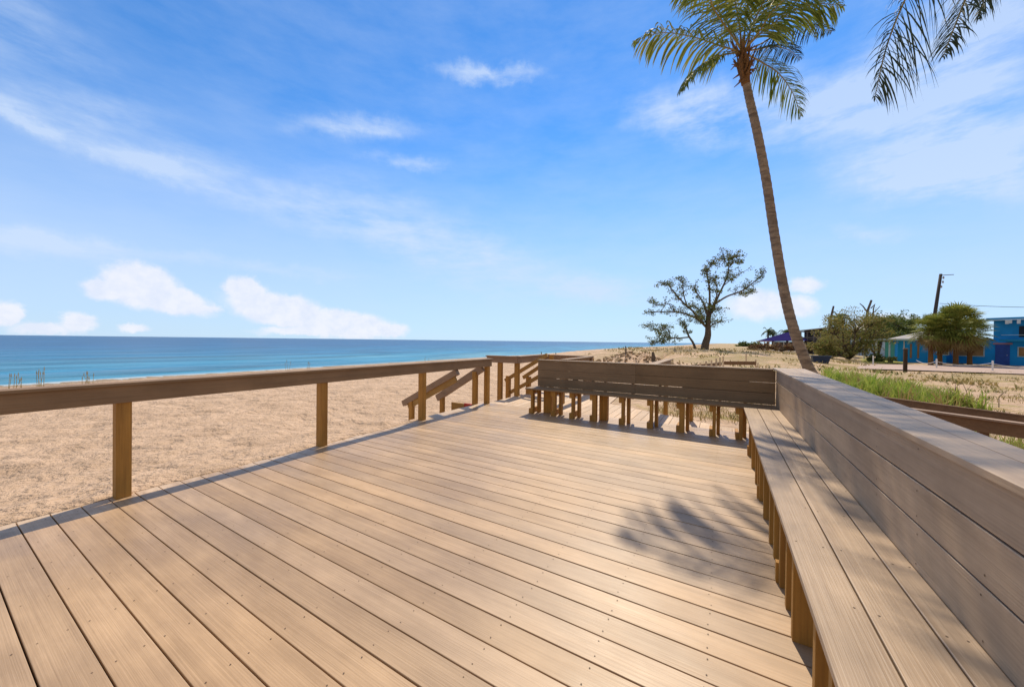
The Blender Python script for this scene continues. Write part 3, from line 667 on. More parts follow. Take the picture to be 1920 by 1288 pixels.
limb_tree('sea_grape_tree', 'windswept broad tree with sparse dark leaves standing alone on the dune', D1, P(1322, 654, D1).to_tuple(), [
 (z3([(738, 1000), (748, 940), (768, 870), (770, 800), (772, 700)]), 7.5, 4, 0),
 (z3([(760, 800), (690, 735), (600, 690), (500, 668), (390, 665), (250, 668)]), 4, .8, .85),
 (z3([(725, 760), (640, 660), (560, 590), (480, 500), (420, 425), (395, 430)]), 3.5, .6, .75),
 (z3([(600, 640), (560, 520), (555, 420), (530, 400)]), 2, .5, .7),
 (z3([(480, 670), (450, 600), (330, 610), (270, 575)]), 1.6, .5, .6),
 (z3([(770, 720), (735, 600), (680, 510), (650, 450)]), 3.2, .8, .75),
 (z3([(772, 720), (785, 560), (778, 430), (760, 330), (800, 260), (830, 240)]), 3.6, .6, .75),
 (z3([(760, 330), (735, 300)]), 1.2, .5, .8),
 (z3([(785, 700), (850, 550), (920, 400), (948, 300), (940, 170)]), 3.8, .8, .5),
 (z3([(945, 290), (1000, 240), (1050, 245)]), 1.4, .5, .8),
 (z3([(940, 250), (905, 215), (900, 180)]), 1.4, .5, .8),
 (z3([(940, 220), (1000, 200), (1020, 195)]), 1.2, .5, .8),
 (z3([(905, 440), (980, 380), (1060, 330)]), 1.6, .5, .75),
 (z3([(830, 600), (930, 535), (1050, 490), (1130, 440), (1200, 380), (1275, 325)]), 3, .6, .7),
 (z3([(1050, 495), (1100, 510), (1155, 490)]), 1.2, .5, .8),
 (z3([(780, 800), (830, 765), (895, 750)]), 2, .5, .8),
 (z3([(785, 700), (840, 640), (860, 660)]), 1.6, .5, .8),
 (z3([(760, 780), (720, 690), (690, 640), (620, 610)]), 2, .5, .9),
 (z3([(770, 740), (760, 650), (800, 600)]), 2, .5, .9),
 (z3([(750, 790), (700, 730), (650, 700)]), 2, .5, .9),
 (z3([(800, 640), (850, 500), (830, 400), (800, 380)]), 2, .5, .9),
 ], 8.5, 17, 1.7, [m_sg, m_sgd], 11)
limb_tree('sea_grape_tree', 'small leaning tree with low left branches beside the larger dune tree', D1, P(1303, 656, D1).to_tuple(), [
 (z3([(668, 1000), (640, 930), (602, 870), (575, 790), (550, 750)]), 4, 1.2, .45),
 (z3([(600, 885), (480, 893), (390, 870), (310, 810), (240, 785)]), 2.2, .5, .85),
 (z3([(500, 890), (400, 910), (350, 925), (290, 925)]), 1.4, .5, .8),
 (z3([(440, 885), (430, 820), (360, 810)]), 1.4, .5, .8),
 ], 8.5, 20, 1.7, [m_sg, m_sgd], 12)

m_olive = leafmat('dusty olive leaves', (.27, .25, .08), (.42, .34, .13), .7, .2)
m_olive2 = leafmat('brown twigs', (.24, .16, .08), (.36, .26, .14), .8, .1)
m_green = leafmat('mid green leaves', (.14, .20, .05), (.26, .28, .07), .6, .2)
m_green2 = leafmat('deep green leaves', (.07, .11, .03), (.13, .17, .05), .6, .1)
def bush_tree(name, label, depth, ybase, x, blobs, mats, seed, density=1.0, lsize=1.6, trunk=2.5, cat='tree', group=None):
    rr = random.Random(seed); sc = depth/FPX
    base = P(x, ybase, depth); t = thing(name, label, cat, base.to_tuple(), group=group)
    tr = MB(); cr_ = MB()
    for (bx, by, br) in blobs:
        c_ = P(bx, by, depth+rr.uniform(-1, 1)*br*sc*.8)
        mid = base.lerp(c_, .5)+Vector((rr.uniform(-.3, .3), rr.uniform(-.3, .3), 0))
        tr.tube([base, mid, c_], [trunk*sc, trunk*sc*.5, trunk*sc*.15], 6)
        for _ in range(int(9*density)):
            d = Vector((rr.gauss(0, .5), rr.gauss(0, .5), rr.gauss(0, .4)))
            q = c_+d*br*sc; tr.tube([mid.lerp(c_, .6), q], [.5*sc, .2*sc], 4, cap=False)
            leaves(cr_, q, br*sc*rr.uniform(.25, .5), int(17*density), lsize*sc, rr, .8)
    tr.build('trunk', m_bark, t, smooth=True); cr_.build('crown', mats, t); return t
bush_tree('roadside_tree', 'large brushy olive brown tree with bare twigs left of the blue house', 42, 672, 1592, [(1560, 615, 24), (1580, 600, 24), (1605, 612, 30), (1575, 640, 26), (1620, 640, 26), (1550, 645, 20), (1640, 625, 22), (1632, 600, 18), (1600, 655, 20), (1556, 662, 14), (1540, 655, 14), (1590, 625, 24)], [m_olive, m_green], 21, 2.8)
bush_tree('roadside_tree', 'rounded green tree rising behind the hipped pale roof', 52, 665, 1690, [(1668, 612, 20), (1690, 605, 22), (1712, 608, 18), (1702, 622, 18), (1655, 625, 20), (1680, 628, 18), (1700, 618, 20), (1676, 604, 16)], [m_green, m_green2], 22, 2.8)
bush_tree('roadside_tree', 'green brown tree between the brushy tree and the rounded green one', 50, 668, 1645, [(1640, 612, 18), (1650, 600, 16), (1655, 622, 20), (1636, 630, 18), (1628, 640, 16), (1660, 612, 18)], [m_green, m_green2], 23, 2.6)
bush_tree('hedge_shrub', 'low reddish brown scrub in front of the purple pavilion', 50, 656, 1470, [(1410+i*13, 651, 9) for i in range(9)], [m_olive2, simple('red brown scrub', (.20, .07, .05), .8)], 24, 1.6, cat='shrub')
bush_tree('garden_shrub', 'small dark green shrub beside the teal carport', 40, 681, 1640, [(1632, 672, 9), (1645, 668, 9), (1652, 676, 8), (1640, 678, 8)], [m_green2, m_green], 25, 1.5, cat='shrub')
bush_tree('garden_shrub', 'yellow green shrub at the foot of the teal wall', 38.5, 681, 1672, [(1668, 675, 5), (1676, 673, 5)], [m_green, m_olive], 26, 1.3, cat='shrub')
# dead snag
t = thing('dead_snag', 'bare dead branching snag standing above the trees', 'dead tree', P(1624, 620, 47).to_tuple())
mb = MB(); s_ = 47/FPX
for l, a, b in (([(1624, 660), (1624, 600), (1627, 582), (1634, 563)], 2.4, 1.6), ([(1626, 585), (1618, 574), (1612, 569)], 1.2, .6), ([(1633, 578), (1641, 570)], 1, .5), ([(1636, 600), (1638, 578), (1640, 572)], 1.2, .6), ([(1632, 592), (1645, 580), (1650, 574)], .8, .4)):
    mb.tube([P(x, y, 47) for x, y in l], [a*s_+(b-a)*s_*i/(len(l)-1) for i in range(len(l))], 6)
mb.build('trunk', m_bark, t)
# distant coconut palms
def small_palm(label, depth, x, ytop, ybase, size, seed, lean=0):
    rr = random.Random(seed); t = thing('distant_palm', label, 'palm tree', P(x, ybase, depth).to_tuple(), group='distant palms')
    top = P(x+lean, ytop, depth); mb = MB(); mb.tube([P(x, ybase, depth), P(x+lean*.4, (ytop+ybase)/2, depth), top], [.2, .16, .12], 7); mb.build('trunk', m_bark, t, smooth=True)
    cr_ = MB()
    for i in range(16):
        a = rr.uniform(0, 6.28); e_ = rr.uniform(-.1, 1.1); d = Vector((math.cos(a)*math.cos(e_), math.sin(a)*math.cos(e_), math.sin(e_)))*size*rr.uniform(.8, 1.1)
        pts = catmull([top, top+d*.5+Vector((0, 0, size*.08)), top+d*.85-Vector((0, 0, size*.15)), top+d*1.05-Vector((0, 0, size*.45))], 4)
        for k in range(1, len(pts)):
            p, q = pts[k-1], pts[k]; f = (q-p); sd_ = f.cross(Vector((0, 0, 1))).normalized()
            for s in (-1, 1):
                e2 = sd_*s*size*.24*(1-.5*k/len(pts)) - Vector((0, 0, size*.16))
                cr_.add([p, p+f*.55, p+f*.8+e2], [(0, 1, 2)]); cr_.add([p+f*.5, q, q+f*.3+e2], [(0, 1, 2)])
    cr_.build('crown', [m_green2], t)
small_palm('dark palm tuft rising left of the brushy tree', 50, 1573, 596, 660, 1.5, 31)
small_palm('tiny palm above the left end of the purple pavilion roof', 62, 1440, 622, 650, 1.25, 32)
small_palm('tiny palm above the middle of the purple pavilion roof', 62, 1449, 627, 650, 1.0, 33)
small_palm('small dark palm showing behind the leaning trunk', 60, 1476, 625, 650, 1.4, 34)
# sabal palms in front of the blue house
m_sab = leafmat('fan leaf green', (.13, .18, .035), (.36, .36, .08), .6, .25)
m_sabd = leafmat('dry fan leaf', (.22, .15, .06), (.33, .24, .10), .7, .2)
def sabal(label, depth, x, yc, ybase, rpx, seed, n=70):
    rr = random.Random(seed); sc = depth/FPX; t = thing('sabal_palm', label, 'palm tree', P(x, ybase, depth).to_tuple(), group='fan palms in front of the blue house')
    c_ = P(x, yc, depth); base = P(x, ybase, depth)
    mb = MB(); mb.tube([base, base.lerp(c_, .5), c_], [.2, .17, .17], 10)
    for i in range(60):
        u = rr.uniform(.35, 1); a = rr.uniform(0, 6.28); p = base.lerp(c_, u)+Vector((math.cos(a), math.sin(a), 0))*.2; mb.tube([p, p+Vector((math.cos(a)*.18, math.sin(a)*.18, rr.uniform(-.1, .25)))], [.04, .015], 4)
    mb.build('trunk', m_sheath, t)
    cr_ = MB()
    for i in range(n):
        e_ = rr.uniform(-1.3, 1.5); a = rr.uniform(0, 6.28); dry = e_ < -1.05+.5*rr.random()
        d = Vector((math.cos(a)*math.cos(e_), math.sin(a)*math.cos(e_), math.sin(e_))); L1 = rpx*sc*rr.uniform(.55, .8)
        h = c_+d*L1; sd_ = d.cross(Vector((0, 0, 1)))
        sd_ = sd_.normalized() if sd_.length > .05 else Vector((1, 0, 0)); u_ = sd_.cross(d)
        cr_.tube([c_, h], [.03, .02], 4, mi=int(dry), cap=False)
        fl = rpx*sc*rr.uniform(.42, .6)
        for k in range(15):
            th = (k/14-.5)*3.7*rr.uniform(.9, 1.1); v = d*math.cos(th)+sd_*math.sin(th)+u_*.25
            w_ = v.cross(u_).normalized()*fl*.04; tip = h+v*fl*rr.uniform(.85, 1.1)-Vector((0, 0, fl*.28))
            cr_.add([h-w_*.4, h+v*fl*.5+w_, tip, h+v*fl*.5-w_], [(0, 1, 2, 3)], int(dry))
    cr_.build('crown', [m_sab, m_sabd], t)
sabal('left fan palm with bushy yellow green head by the hipped roof', 35.5, 1745, 620, 686, 31, 41, 95)
sabal('tallest fan palm with wide round head in the middle of the blue facade', 35, 1792, 613, 685, 40, 42, 150)
sabal('fan palm close behind the left one with a thick trunk', 36.5, 1762, 630, 685, 30, 43, 80)
sabal('right fan palm with drooping brown skirt against the blue wall', 37, 1818, 624, 685, 31, 44, 95)

# ------------------------------------------------------------------ houses
def wallmat(name, c, var=.12): return simple(name, c, .75, var, 1.5, bump=.15, bscale=8)
m_blue = wallmat('bright blue stucco', (.012, .36, .92)); m_blue2 = wallmat('deep blue stucco', (.02, .30, .60)); m_teal = wallmat('teal stucco', (.10, .42, .36))
m_trim = simple('pale blue trim', (.55, .72, .80), .6, .1); m_roof = simple('grey roofing', (.42, .40, .42), .8, .2, 2); m_white = simple('white paint', (.80, .78, .74), .6, .12, 6)
m_tan = simple('plywood boarding', (.42, .25, .12), .8, .3, 2); m_proof = simple('dark violet roofing', (.035, .028, .16), .95, .2, spec=.02); m_purple = simple('purple paint', (.045, .12, .50), .6, .2); m_dark = simple('dark opening', (.03, .035, .04), .5, .3)
m_glass = simple('window glass', (.03, .05, .06), .08, .2, spec=.6)
Z0 = -.6
class Frame:            # a wall line seen between two photo columns at given depths
    def __init__(s, xa, da, xb, db):
        a = P(xa, 650, da); b = P(xb, 650, db); s.o = Vector((a.x, a.y, Z0)); s.b = Vector((b.x, b.y, Z0)); s.len = (s.b-s.o).length; s.u = (s.b-s.o).normalized(); s.n = Vector((s.u.y, -s.u.x, 0))
        if s.n.dot(Vector((s.o.x, s.o.y, 0))) > 0: s.n = -s.n
    def p(s, u, out, z): return s.o+s.u*u+s.n*out+Vector((0, 0, z))
    def box(s, mb, u0, u1, o0, o1, z0, z1, mi=0):
        pts = [s.p(u0, o0, z0), s.p(u1, o0, z0), s.p(u1, o1, z0), s.p(u0, o1, z0), s.p(u0, o0, z1), s.p(u1, o0, z1), s.p(u1, o1, z1), s.p(u0, o1, z1)]
        mb.hexa(pts, mi)
    def mk(s, name, parent, mat, *b, bevel=0):
        mb = MB()
        for q in b: s.box(mb, *q)
        return mb.build(name, mat, parent, bevel=bevel)
def window(fr, par, u0, u1, z0, z1, mat_p=None, name='window'):
    w = fr.mk(name, par, m_trim, (u0, u0+.07, 0, .07, z0, z1), (u1-.07, u1, 0, .07, z0, z1), (u0+.07, u1-.07, 0, .07, z1-.07, z1), (u0+.07, u1-.07, 0, .07, z0, z0+.07))
    mb = MB(); fr.box(mb, u0+.07, u1-.07, .004, .03, z0+.07, z1-.07); mb.build('pane', mat_p or m_glass, w)
    return w
# main two-storey part
h1 = thing('blue_house', 'bright blue two-storey house with purple door behind the fan palms', 'house', P(1850, 685, 38).to_tuple())
f1 = Frame(1758, 41.5, 2010, 33)
LL = f1.len
f1.mk('wall', h1, m_blue, (0, LL, -9, 0, 0, 2.55))
f1.mk('upper_wall', h1, m_blue2, (3.9, LL, -8, -.6, 2.552, 4.6))
f1.mk('roof', h1, m_blue2, (3.6, LL+.4, -8.6, .0, 4.602, 4.9), bevel=.03)
f1.mk('fascia', h1, m_trim, (3.6, LL+.4, .002, .04, 4.61, 4.72))
f1.mk('lower_roof', h1, m_roof, (-.3, 3.88, -9.2, .3, 2.552, 2.72))
f1.mk('awning', h1, m_blue2, (5.0, LL, .005, 1.2, 2.45, 2.62))
def U(x):                        # distance along f1 seen at photo column x
    lo_, hi_ = 0, LL
    for _ in range(40):
        m_ = (lo_+hi_)/2; q = f1.p(m_, 0, 0)-Vector((0, 0, CAMH)); px_ = 960+FPX*q.dot(R_)/q.dot(F_)
        if px_ < x: lo_ = m_
        else: hi_ = m_
    return lo_
o = window(f1, h1, U(1786), U(1846), .8, 2.0, m_tan, 'boarded_window')
tag(o, 'wide window closed with tan plywood')
d_ = f1.mk('door', h1, m_purple, (U(1866), U(1893), 0, .05, .02, 2.1))
mb = MB(); f1.box(mb, U(1888), U(1888)+.05, .051, .11, 1.0, 1.05); mb.build('handle', m_white, d_)
f1.mk('door_lintel', h1, simple('dusty pink trim', (.45, .25, .33), .7), (U(1862), U(1898), .0, .08, 2.12, 2.3))
o = window(f1, h1, U(1908), U(1940), .9, 1.9, m_tan, 'boarded_window')
f1.mk('upper_window', h1, m_dark, (U(1903), U(1945), -.6, -.55, 2.9, 4.0))
# scalloped pale trim pieces on the upper eave
for i, x in enumerate((1884, 1890, 1906)):
    u_ = U(x); f1.mk('eave_bracket', h1, m_white, (u_, u_+.22, .045, .10, 4.22+.05*(i % 2), 4.6))
f1.mk('railing', h1, m_trim, (5.1, LL, 1.1, 1.16, 3.05, 3.09))
# single-storey left part with hipped roof
h2 = thing('blue_cottage', 'low blue cottage with pale hipped roof left of the fan palms', 'house', P(1715, 682, 39.5).to_tuple())
f2 = Frame(1683, 41, 1775, 38.6); L2 = f2.len
f2.mk('wall', h2, m_blue, (0, L2, -6, 0, 0, 2.5))
f2.mk('fascia', h2, m_trim, (-.5, L2+.3, .35, .40, 2.46, 2.66))
mb = MB(); a_, b_, c_, e_ = f2.p(-.5, .35, 2.66), f2.p(L2+.3, .35, 2.66), f2.p(L2+.3, -6.4, 2.66), f2.p(-.5, -6.4, 2.66)
r1_, r2_ = f2.p(L2*.62, -3, 3.55), f2.p(L2*.9, -3, 3.55)
mb.add([a_, b_, c_, e_, r1_, r2_], [(0, 1, 5, 4), (1, 2, 5), (2, 3, 4, 5), (3, 0, 4), (3, 2, 1, 0)]); mb.build('roof', m_roof, h2)
window(f2, h2, 2.9, 3.8, .9, 1.9)
f2.mk('downpipe', h2, m_white, (.45, .53, 0, .07, 0, 2.4))
f2.mk('shutter', h2, m_tan, (.95, 1.1, 0, .05, .5, 2.1), (1.5, 1.65, 0, .05, .5, 2.1))
# teal carport
h3 = thing('teal_carport', 'flat-roofed teal carport at the left end of the blue cottage', 'carport', P(1655, 680, 43).to_tuple())
f3 = Frame(1618, 47, 1684, 41.2); L3 = f3.len
f3.mk('wall', h3, m_teal, (2.6, L3-.05, -4, -.8, 0, 2.3))
f3.mk('roof', h3, simple('pale green roof edge', (.42, .50, .44), .7), (-.2, L3-.05, -4.5, .3, 2.5, 2.68))
f3.mk('end_wall', h3, simple('pale blue wall', (.38, .58, .66), .7), (0, 1.4, -4, -3.8, 0, 2.45))
for u_ in (.1, 2.4, 4.6):
    f3.mk('column', h3, m_white, (u_, u_+.12, -.1, .02, 0, 2.49))
# far pale house between
h4 = thing('pale_far_house', 'small pale blue gabled house far behind the cottage roof', 'house', P(1665, 660, 60).to_tuple())
f4 = Frame(1650, 60, 1676, 60); f4.mk('wall', h4, simple('pale blue siding', (.45, .58, .70), .7), (0, f4.len, -5, 0, 0, 4.6))
mb = MB(); w_ = f4.len; mb.add([f4.p(-.2, .3, 4.6), f4.p(w_+.2, .3, 4.6), f4.p(w_/2, .3, 5.7), f4.p(-.2, -5, 4.6), f4.p(w_+.2, -5, 4.6), f4.p(w_/2, -5, 5.7)], [(0, 1, 2), (4, 3, 5), (0, 2, 5, 3), (1, 4, 5, 2), (0, 3, 4, 1)]); mb.build('roof', m_white, h4)
window(f4, h4, .6, 1.7, 3.2, 4.2)
# purple pavilion
h5 = thing('purple_pavilion', 'pavilion with low purple roof left of the leaning palm trunk', 'pavilion', P(1460, 654, 56).to_tuple())
Z0 = .2
f5 = Frame(1424, 58, 1500, 54); L5 = f5.len
mb = MB(); q = [f5.p(-.3, .6, 1.5), f5.p(L5+.6, .6, 1.7), f5.p(L5+.6, -5, 1.7), f5.p(-.3, -5, 1.5), f5.p(L5*.62, -1.5, 2.95), f5.p(L5*.72, -1.5, 2.95)]
mb.add(q, [(0, 1, 5, 4), (1, 2, 5), (2, 3, 4, 5), (3, 0, 4), (3, 2, 1, 0)]); mb.build('roof', m_proof, h5)
f5.mk('fascia', h5, simple('pinkish fascia', (.55, .42, .42), .7), (-.3, L5*.35, .61, .66, 1.42, 1.56))
for i in range(9):
    u_ = i*L5/8.2; f5.mk('column', h5, m_white, (u_, u_+.10, 0, .10, 0, 1.5))
f5.mk('balustrade', h5, m_white, (0, L5, .0, .05, .55, .62), (0, L5, .0, .05, .05, .12))
f5.mk('back_wall', h5, simple('grey wall', (.38, .36, .36), .8), (1, L5, -4, -3.8, 0, 1.5))
# terraced grey building behind the brushy tree
Z0 = -.3
h6 = thing('terraced_building', 'grey weathered building with open terraces between the palm trunk and brushy tree', 'building', P(1535, 668, 54).to_tuple())
f6 = Frame(1500, 56, 1580, 52); L6 = f6.len; m_grey = simple('weathered grey wood', (.30, .25, .22), .85, .3, 2); m_grey2 = simple('pale grey boards', (.48, .43, .38), .8, .2, 2)
f6.mk('wall', h6, simple('shadowed back wall', (.17, .13, .11), .85, .3), (0, L6, -5, -2, 0, 3.9))
f6.mk('floor_slab', h6, m_grey, (0, L6, -1.99, 0, 1.9, 2.05), (0, L6, -1.99, .0, 3.5, 3.6))
f6.mk('balustrade', h6, m_grey2, (0, L6, .01, .05, 2.6, 2.68), (0, L6, .01, .05, 2.3, 2.35))
mb = MB(); mb.add([f6.p(-.3, .4, 3.62), f6.p(L6, .4, 4.25), f6.p(L6, -5.4, 4.4), f6.p(-.3, -5.4, 3.8), f6.p(-.3, .4, 3.74), f6.p(L6, .4, 4.37), f6.p(L6, -5.4, 4.52), f6.p(-.3, -5.4, 3.92)], [(0, 3, 2, 1), (4, 5, 6, 7), (0, 1, 5, 4), (1, 2, 6, 5), (2, 3, 7, 6), (3, 0, 4, 7)]); mb.build('roof', m_grey2, h6)
for i in range(7):
    u_ = i*L6/6.3; f6.mk('column', h6, m_grey, (u_, u_+.14, -.12, .0, 0, 3.5))
Z0 = -.6

# ------------------------------------------------------------------ road, lawn, street things
def sheet(name, pts, z, mat, label=None):
    m = MB(); m.add([(p.x, p.y, z) for p in pts], [tuple(range(len(pts)))]); o = m.build(name, mat); o['kind'] = 'structure'; return o
m_road = simple('pinkish sandy road', (.46, .35, .30), .9, .15, .8, bump=.2)
sheet('road', [G(1500, 681, -.55), G(1640, 683.5, -.55), G(2300, 692, -.55), G(2600, 712, -.55), G(1920, 702, -.55), G(1700, 694, -.55), G(1520, 690, -.55)], -.52, m_road)
m_lawn = simple('yellow green lawn', (.26, .28, .045), .9, .3, .6, c2=(.38, .33, .08), bump=.5, bscale=12)
sheet('lawn', [G(1395, 667, -.55), G(1500, 668, -.55), G(1600, 671, -.55), G(1700, 676, -.55), G(1700, 682, -.55), G(1600, 679, -.55), G(1500, 676, -.55), G(1380, 674, -.55)], -.528, m_lawn)
# bollards with rope
bl = []
for i, (x, yb, yt, lab) in enumerate(((1637, 684, 667, 'white rope bollard farthest left by the road in front of the carport'), (1756, 690, 673, 'white rope bollard by the fan palm trunks'), (1861, 695, 674, 'white rope bollard in front of the purple door'), (1551, 682, 667, 'white bollard near the blue bin'))):
    b = G(x, yb, -.55); h_ = .62 if i else .7
    t = MB(); t.tube([(b.x, b.y, -.6), (b.x, b.y, -.6+h_*1.25)], .05, 10); t.tube([(b.x, b.y, -.6+h_*1.25), (b.x, b.y, -.6+h_*1.32)], [.06, .03], 10)
    tag(t.build('rope_bollard', m_white, None, smooth=False), lab, 'bollard', 'white bollards along the road'); bl.append(b)
def hang(a, b, za, zb, sag, n=12): return [Vector((a.x+(b.x-a.x)*i/n, a.y+(b.y-a.y)*i/n, za+(zb-za)*i/n-sag*4*(i/n)*(1-i/n))) for i in range(n+1)]
for i, (a, b) in enumerate(((G(1718, 687, -.55), bl[1]), (bl[1], bl[2]), (bl[2], G(1990, 701, -.55)))):
    t = MB(); t.tube(hang(a, b, .0, .05, .25), .018, 6); tag(t.build('barrier_rope', m_white, None), ['pale rope sagging to the bollard by the fan palm trunks', 'pale rope sagging between the two bollards before the blue wall', 'pale rope running off right from the bollard before the purple door'][i], 'rope', 'ropes along the road')
# dark wooden signpost-like post
b = G(1697, 698, -.6)
t = thing('dark_post', 'dark brown wooden post standing alone on the sand before the road', 'post', b.to_tuple())
m = MB(); m.box(b.x-.09, b.x+.09, b.y-.09, b.y+.09, -.65, 1.05); m.build('shaft', simple('dark brown wood', (.06, .035, .02), .8), t)
m = MB(); m.box(b.x-.11, b.x+.11, b.y-.11, b.y+.11, 1.051, 1.11); m.build('cap', m_trunk, t)
# blue bin
b = G(1538, 686, -.55)
t = thing('blue_bin', 'dark blue open tub standing by the road right of the leaning trunk', 'bin', (b.x, b.y, -.55))
m = MB(); m.add([(b.x+i, b.y+j, z) for z, s in ((-.55, .42), (.28, .62)) for i, j in ((-s, -s*.7), (s, -s*.7), (s, s*.7), (-s, s*.7))], [(0, 3, 2, 1), (0, 1, 5, 4), (1, 2, 6, 5), (2, 3, 7, 6), (3, 0, 4, 7)]); m.build('tub', simple('navy plastic', (.03, .05, .11), .5), t)
m = MB(); s = .66
for a_, b2_ in (((-s, -s*.7), (s, -s*.7)), ((s, -s*.7), (s, s*.7)), ((s, s*.7), (-s, s*.7)), ((-s, s*.7), (-s, -s*.7))): m.beam((b.x+a_[0], b.y+a_[1], .30), (b.x+b2_[0], b.y+b2_[1], .30), .05, .06)
m.build('rim', simple('navy rim', (.04, .07, .14), .5), t)
# utility pole
dp = 44
t = thing('utility_pole', 'leaning dark utility pole with single crossarm behind the fan palms', 'utility pole', P(1745, 684, dp).to_tuple())
m = MB(); m.tube([P(1741, 684, dp), P(1752, 595, dp), P(1764, 514, dp)], [.20, .18, .14], 10); m.build('pole', simple('dark creosote wood', (.075, .06, .055), .9), t, smooth=True)
m = MB(); m.beam(P(1762, 516.5, dp-.3), P(1788, 515, dp-.3), .07, .07); m.build('crossarm', m_bark, t)
for x, y in ((1769, 523), (1768, 531), (1765, 540)):
    m = MB(); p = P(x, y, dp-.2); m.tube([p, p+Vector((0, 0, .16)), p+Vector((0, 0, .3))], [.05, .1, .04], 8); m.build('insulator', m_grey2, t)
m = MB(); m.tube(hang(P(1762, 569, dp), P(2060, 575, 40), P(1762, 569, dp).z, P(2060, 575, 40).z, .25), .028, 5); tag(m.build('power_line', m_dark, None), 'thin dark power line running right from the leaning pole', 'cable')
m = MB(); m.tube([P(1555, 618, 48), P(1558, 595, 48), P(1563, 574, 48)], [.16, .13, .1], 8); tag(m.build('bare_pole', m_bark, None), 'thin bare leaning pole beside the dark palm tuft', 'pole')

# ------------------------------------------------------------------ far boardwalk with pale pickets
t = thing('picket_walkway', 'row of pale upright pickets with a dark beam beyond the far bench', 'walkway', G(1340, 690, -.1).to_tuple())
m_pick = simple('sunlit pale timber', (.70, .55, .38), .8, .2)
m = MB(); m.beam(P(1356, 680.5, 17), P(1416, 681, 17), .1, .17); m.build('beam', m_pinedark, t)
m = MB(); m.beam(P(1280, 690, 11), P(1352, 682, 15.5), .06, .13); m.build('beam', m_pinedark, t)
for x, yt, yb, d in ((1300, 683, 694, 11.5), (1313, 680, 694, 12), (1324, 677, 694, 12.6), (1334, 675, 694, 13.4), (1343, 672, 692, 14.2), (1350, 670, 692, 15), (1356, 668, 692, 15.8), (1399, 664, 678, 18), (1417, 674, 692, 17), (1421, 680, 694, 16)):
    m = MB(); m.beam(P(x, yb, d), P(x, yt, d), .06, .05, up=Vector((0, 1, 0))); m.build('picket', m_pick, t)
# ------------------------------------------------------------------ small ground things
m_reed = leafmat('reed blades', (.20, .33, .04), (.46, .50, .12), .6, .35); m_dry = leafmat('dry grass', (.34, .27, .10), (.42, .32, .14), .8, .2)
rr = random.Random(77)
def blades(mb, x, y, z, n, h, spread, w=.012, mi=0, lean=.35):
    for _ in range(n):
        a = rr.uniform(0, 6.28); r_ = rr.uniform(0, spread); p = Vector((x+math.cos(a)*r_, y+math.sin(a)*r_, z)); hh = h*rr.uniform(.55, 1.15)
        l_ = Vector((rr.gauss(0, lean), rr.gauss(0, lean), 0))*hh; s = Vector((math.cos(a+1), math.sin(a+1), 0))*w*rr.uniform(.6, 1.3)
        m1_ = p+l_*.3+Vector((0, 0, hh*.6)); tp_ = p+l_+Vector((0, 0, hh))
        mb.add([p-s, p+s, m1_+s*.8, m1_-s*.8], [(0, 1, 2, 3)], mi); mb.add([m1_-s*.8, m1_+s*.8, tp_], [(0, 1, 2)], mi)
gr = MB()
for i in range(1300):
    u = rr.random(); x = 1545+u*300; y = 718+u*58+rr.gauss(0, 6)-5*rr.random()
    p = G(x, y, -.6); nv = noise.noise(Vector((p.x*1.1, p.y*1.1, 5)))
    if nv < -.12 or (u > .75 and nv < .1): continue
    blades(gr, p.x, p.y, gz(p.x, p.y)-.02, 8, (.62+nv*.6)*(1.0-.35*u)*rr.uniform(.35, 1.2), .16, .016, int(rr.random() < .25))
for i in range(160):
    x = 1800+rr.random()*220; y = 826+(x-1800)*.28+rr.gauss(0, 10); p = G(x, y, -.6)
    blades(gr, p.x, p.y, gz(p.x, p.y)-.02, 8, .3, .1, .007, int(rr.random() < .6))
tag(gr.build('reed_grass', [m_reed, m_dry]), 'tall bright green beach grass behind the low ramp rails', 'grass', kind='stuff')
dr = MB()
for i in range(900):
    x = rr.uniform(1440, 1990); y = 697+abs(rr.gauss(0, 1))*40; p = G(x, y, -.6)
    if noise.noise(Vector((p.x*.5, p.y*.8, 4))) < .08: continue
    blades(dr, p.x, p.y, gz(p.x, p.y)-.01, 9, .16, .28, .010, int(rr.random() < .5), .8)
for i in range(800):                                                # scrub behind the bench and on the dune
    p = Vector((rr.uniform(-1.6, 3.2), rr.uniform(6.9, 16), 0))
    if noise.noise(Vector((p.x*.6, p.y*.6, 8))) < -.05: continue
    blades(dr, p.x, p.y, gz(p.x, p.y)-.01, 6, .2, .14, .008, 1 if rr.random() < .8 else 0, .8)
for i in range(800):
    p = Vector((rr.uniform(-13, 12), rr.uniform(26, 60), 0))
    if noise.noise(Vector((p.x*.25, p.y*.25, 2))) < .06: continue
    blades(dr, p.x, p.y, gz(p.x, p.y)-.02, 6, .24, .7, .04, 0 if rr.random() < .35 else 1, .8)
tag(dr.build('dry_ground_cover', [leafmat('low weeds', (.10, .13, .04), (.22, .2, .06), .8, .2), m_dry]), 'patchy dry weeds and straw scattered over the inland sand', 'ground cover', kind='stuff')
# twigs standing out of the sand
for i, (x, yb, h_, lab) in enumerate(((1818, 760, .75, 'thin bare twig standing at the right end of the green grass'), (1795, 745, .55, 'short bare twig among the right end of the grass'), (1873, 765, .55, 'crooked bare twig alone on the open sand at the right'))):
    p = G(x, yb, -.6); m = MB(); q = p+Vector((rr.uniform(-.1, .1), 0, h_*.6)); q2 = q+Vector((rr.uniform(-.15, .15), 0, h_*.4)); z_ = gz(p.x, p.y)
    p.z = z_-.03; m.tube([p, q, q2], [.012, .008, .004], 5); m.tube([q, q+Vector((.1, 0, .2))], [.006, .003], 4); tag(m.build('bare_twig', m_bark), lab, 'twig', 'bare twigs on the sand')
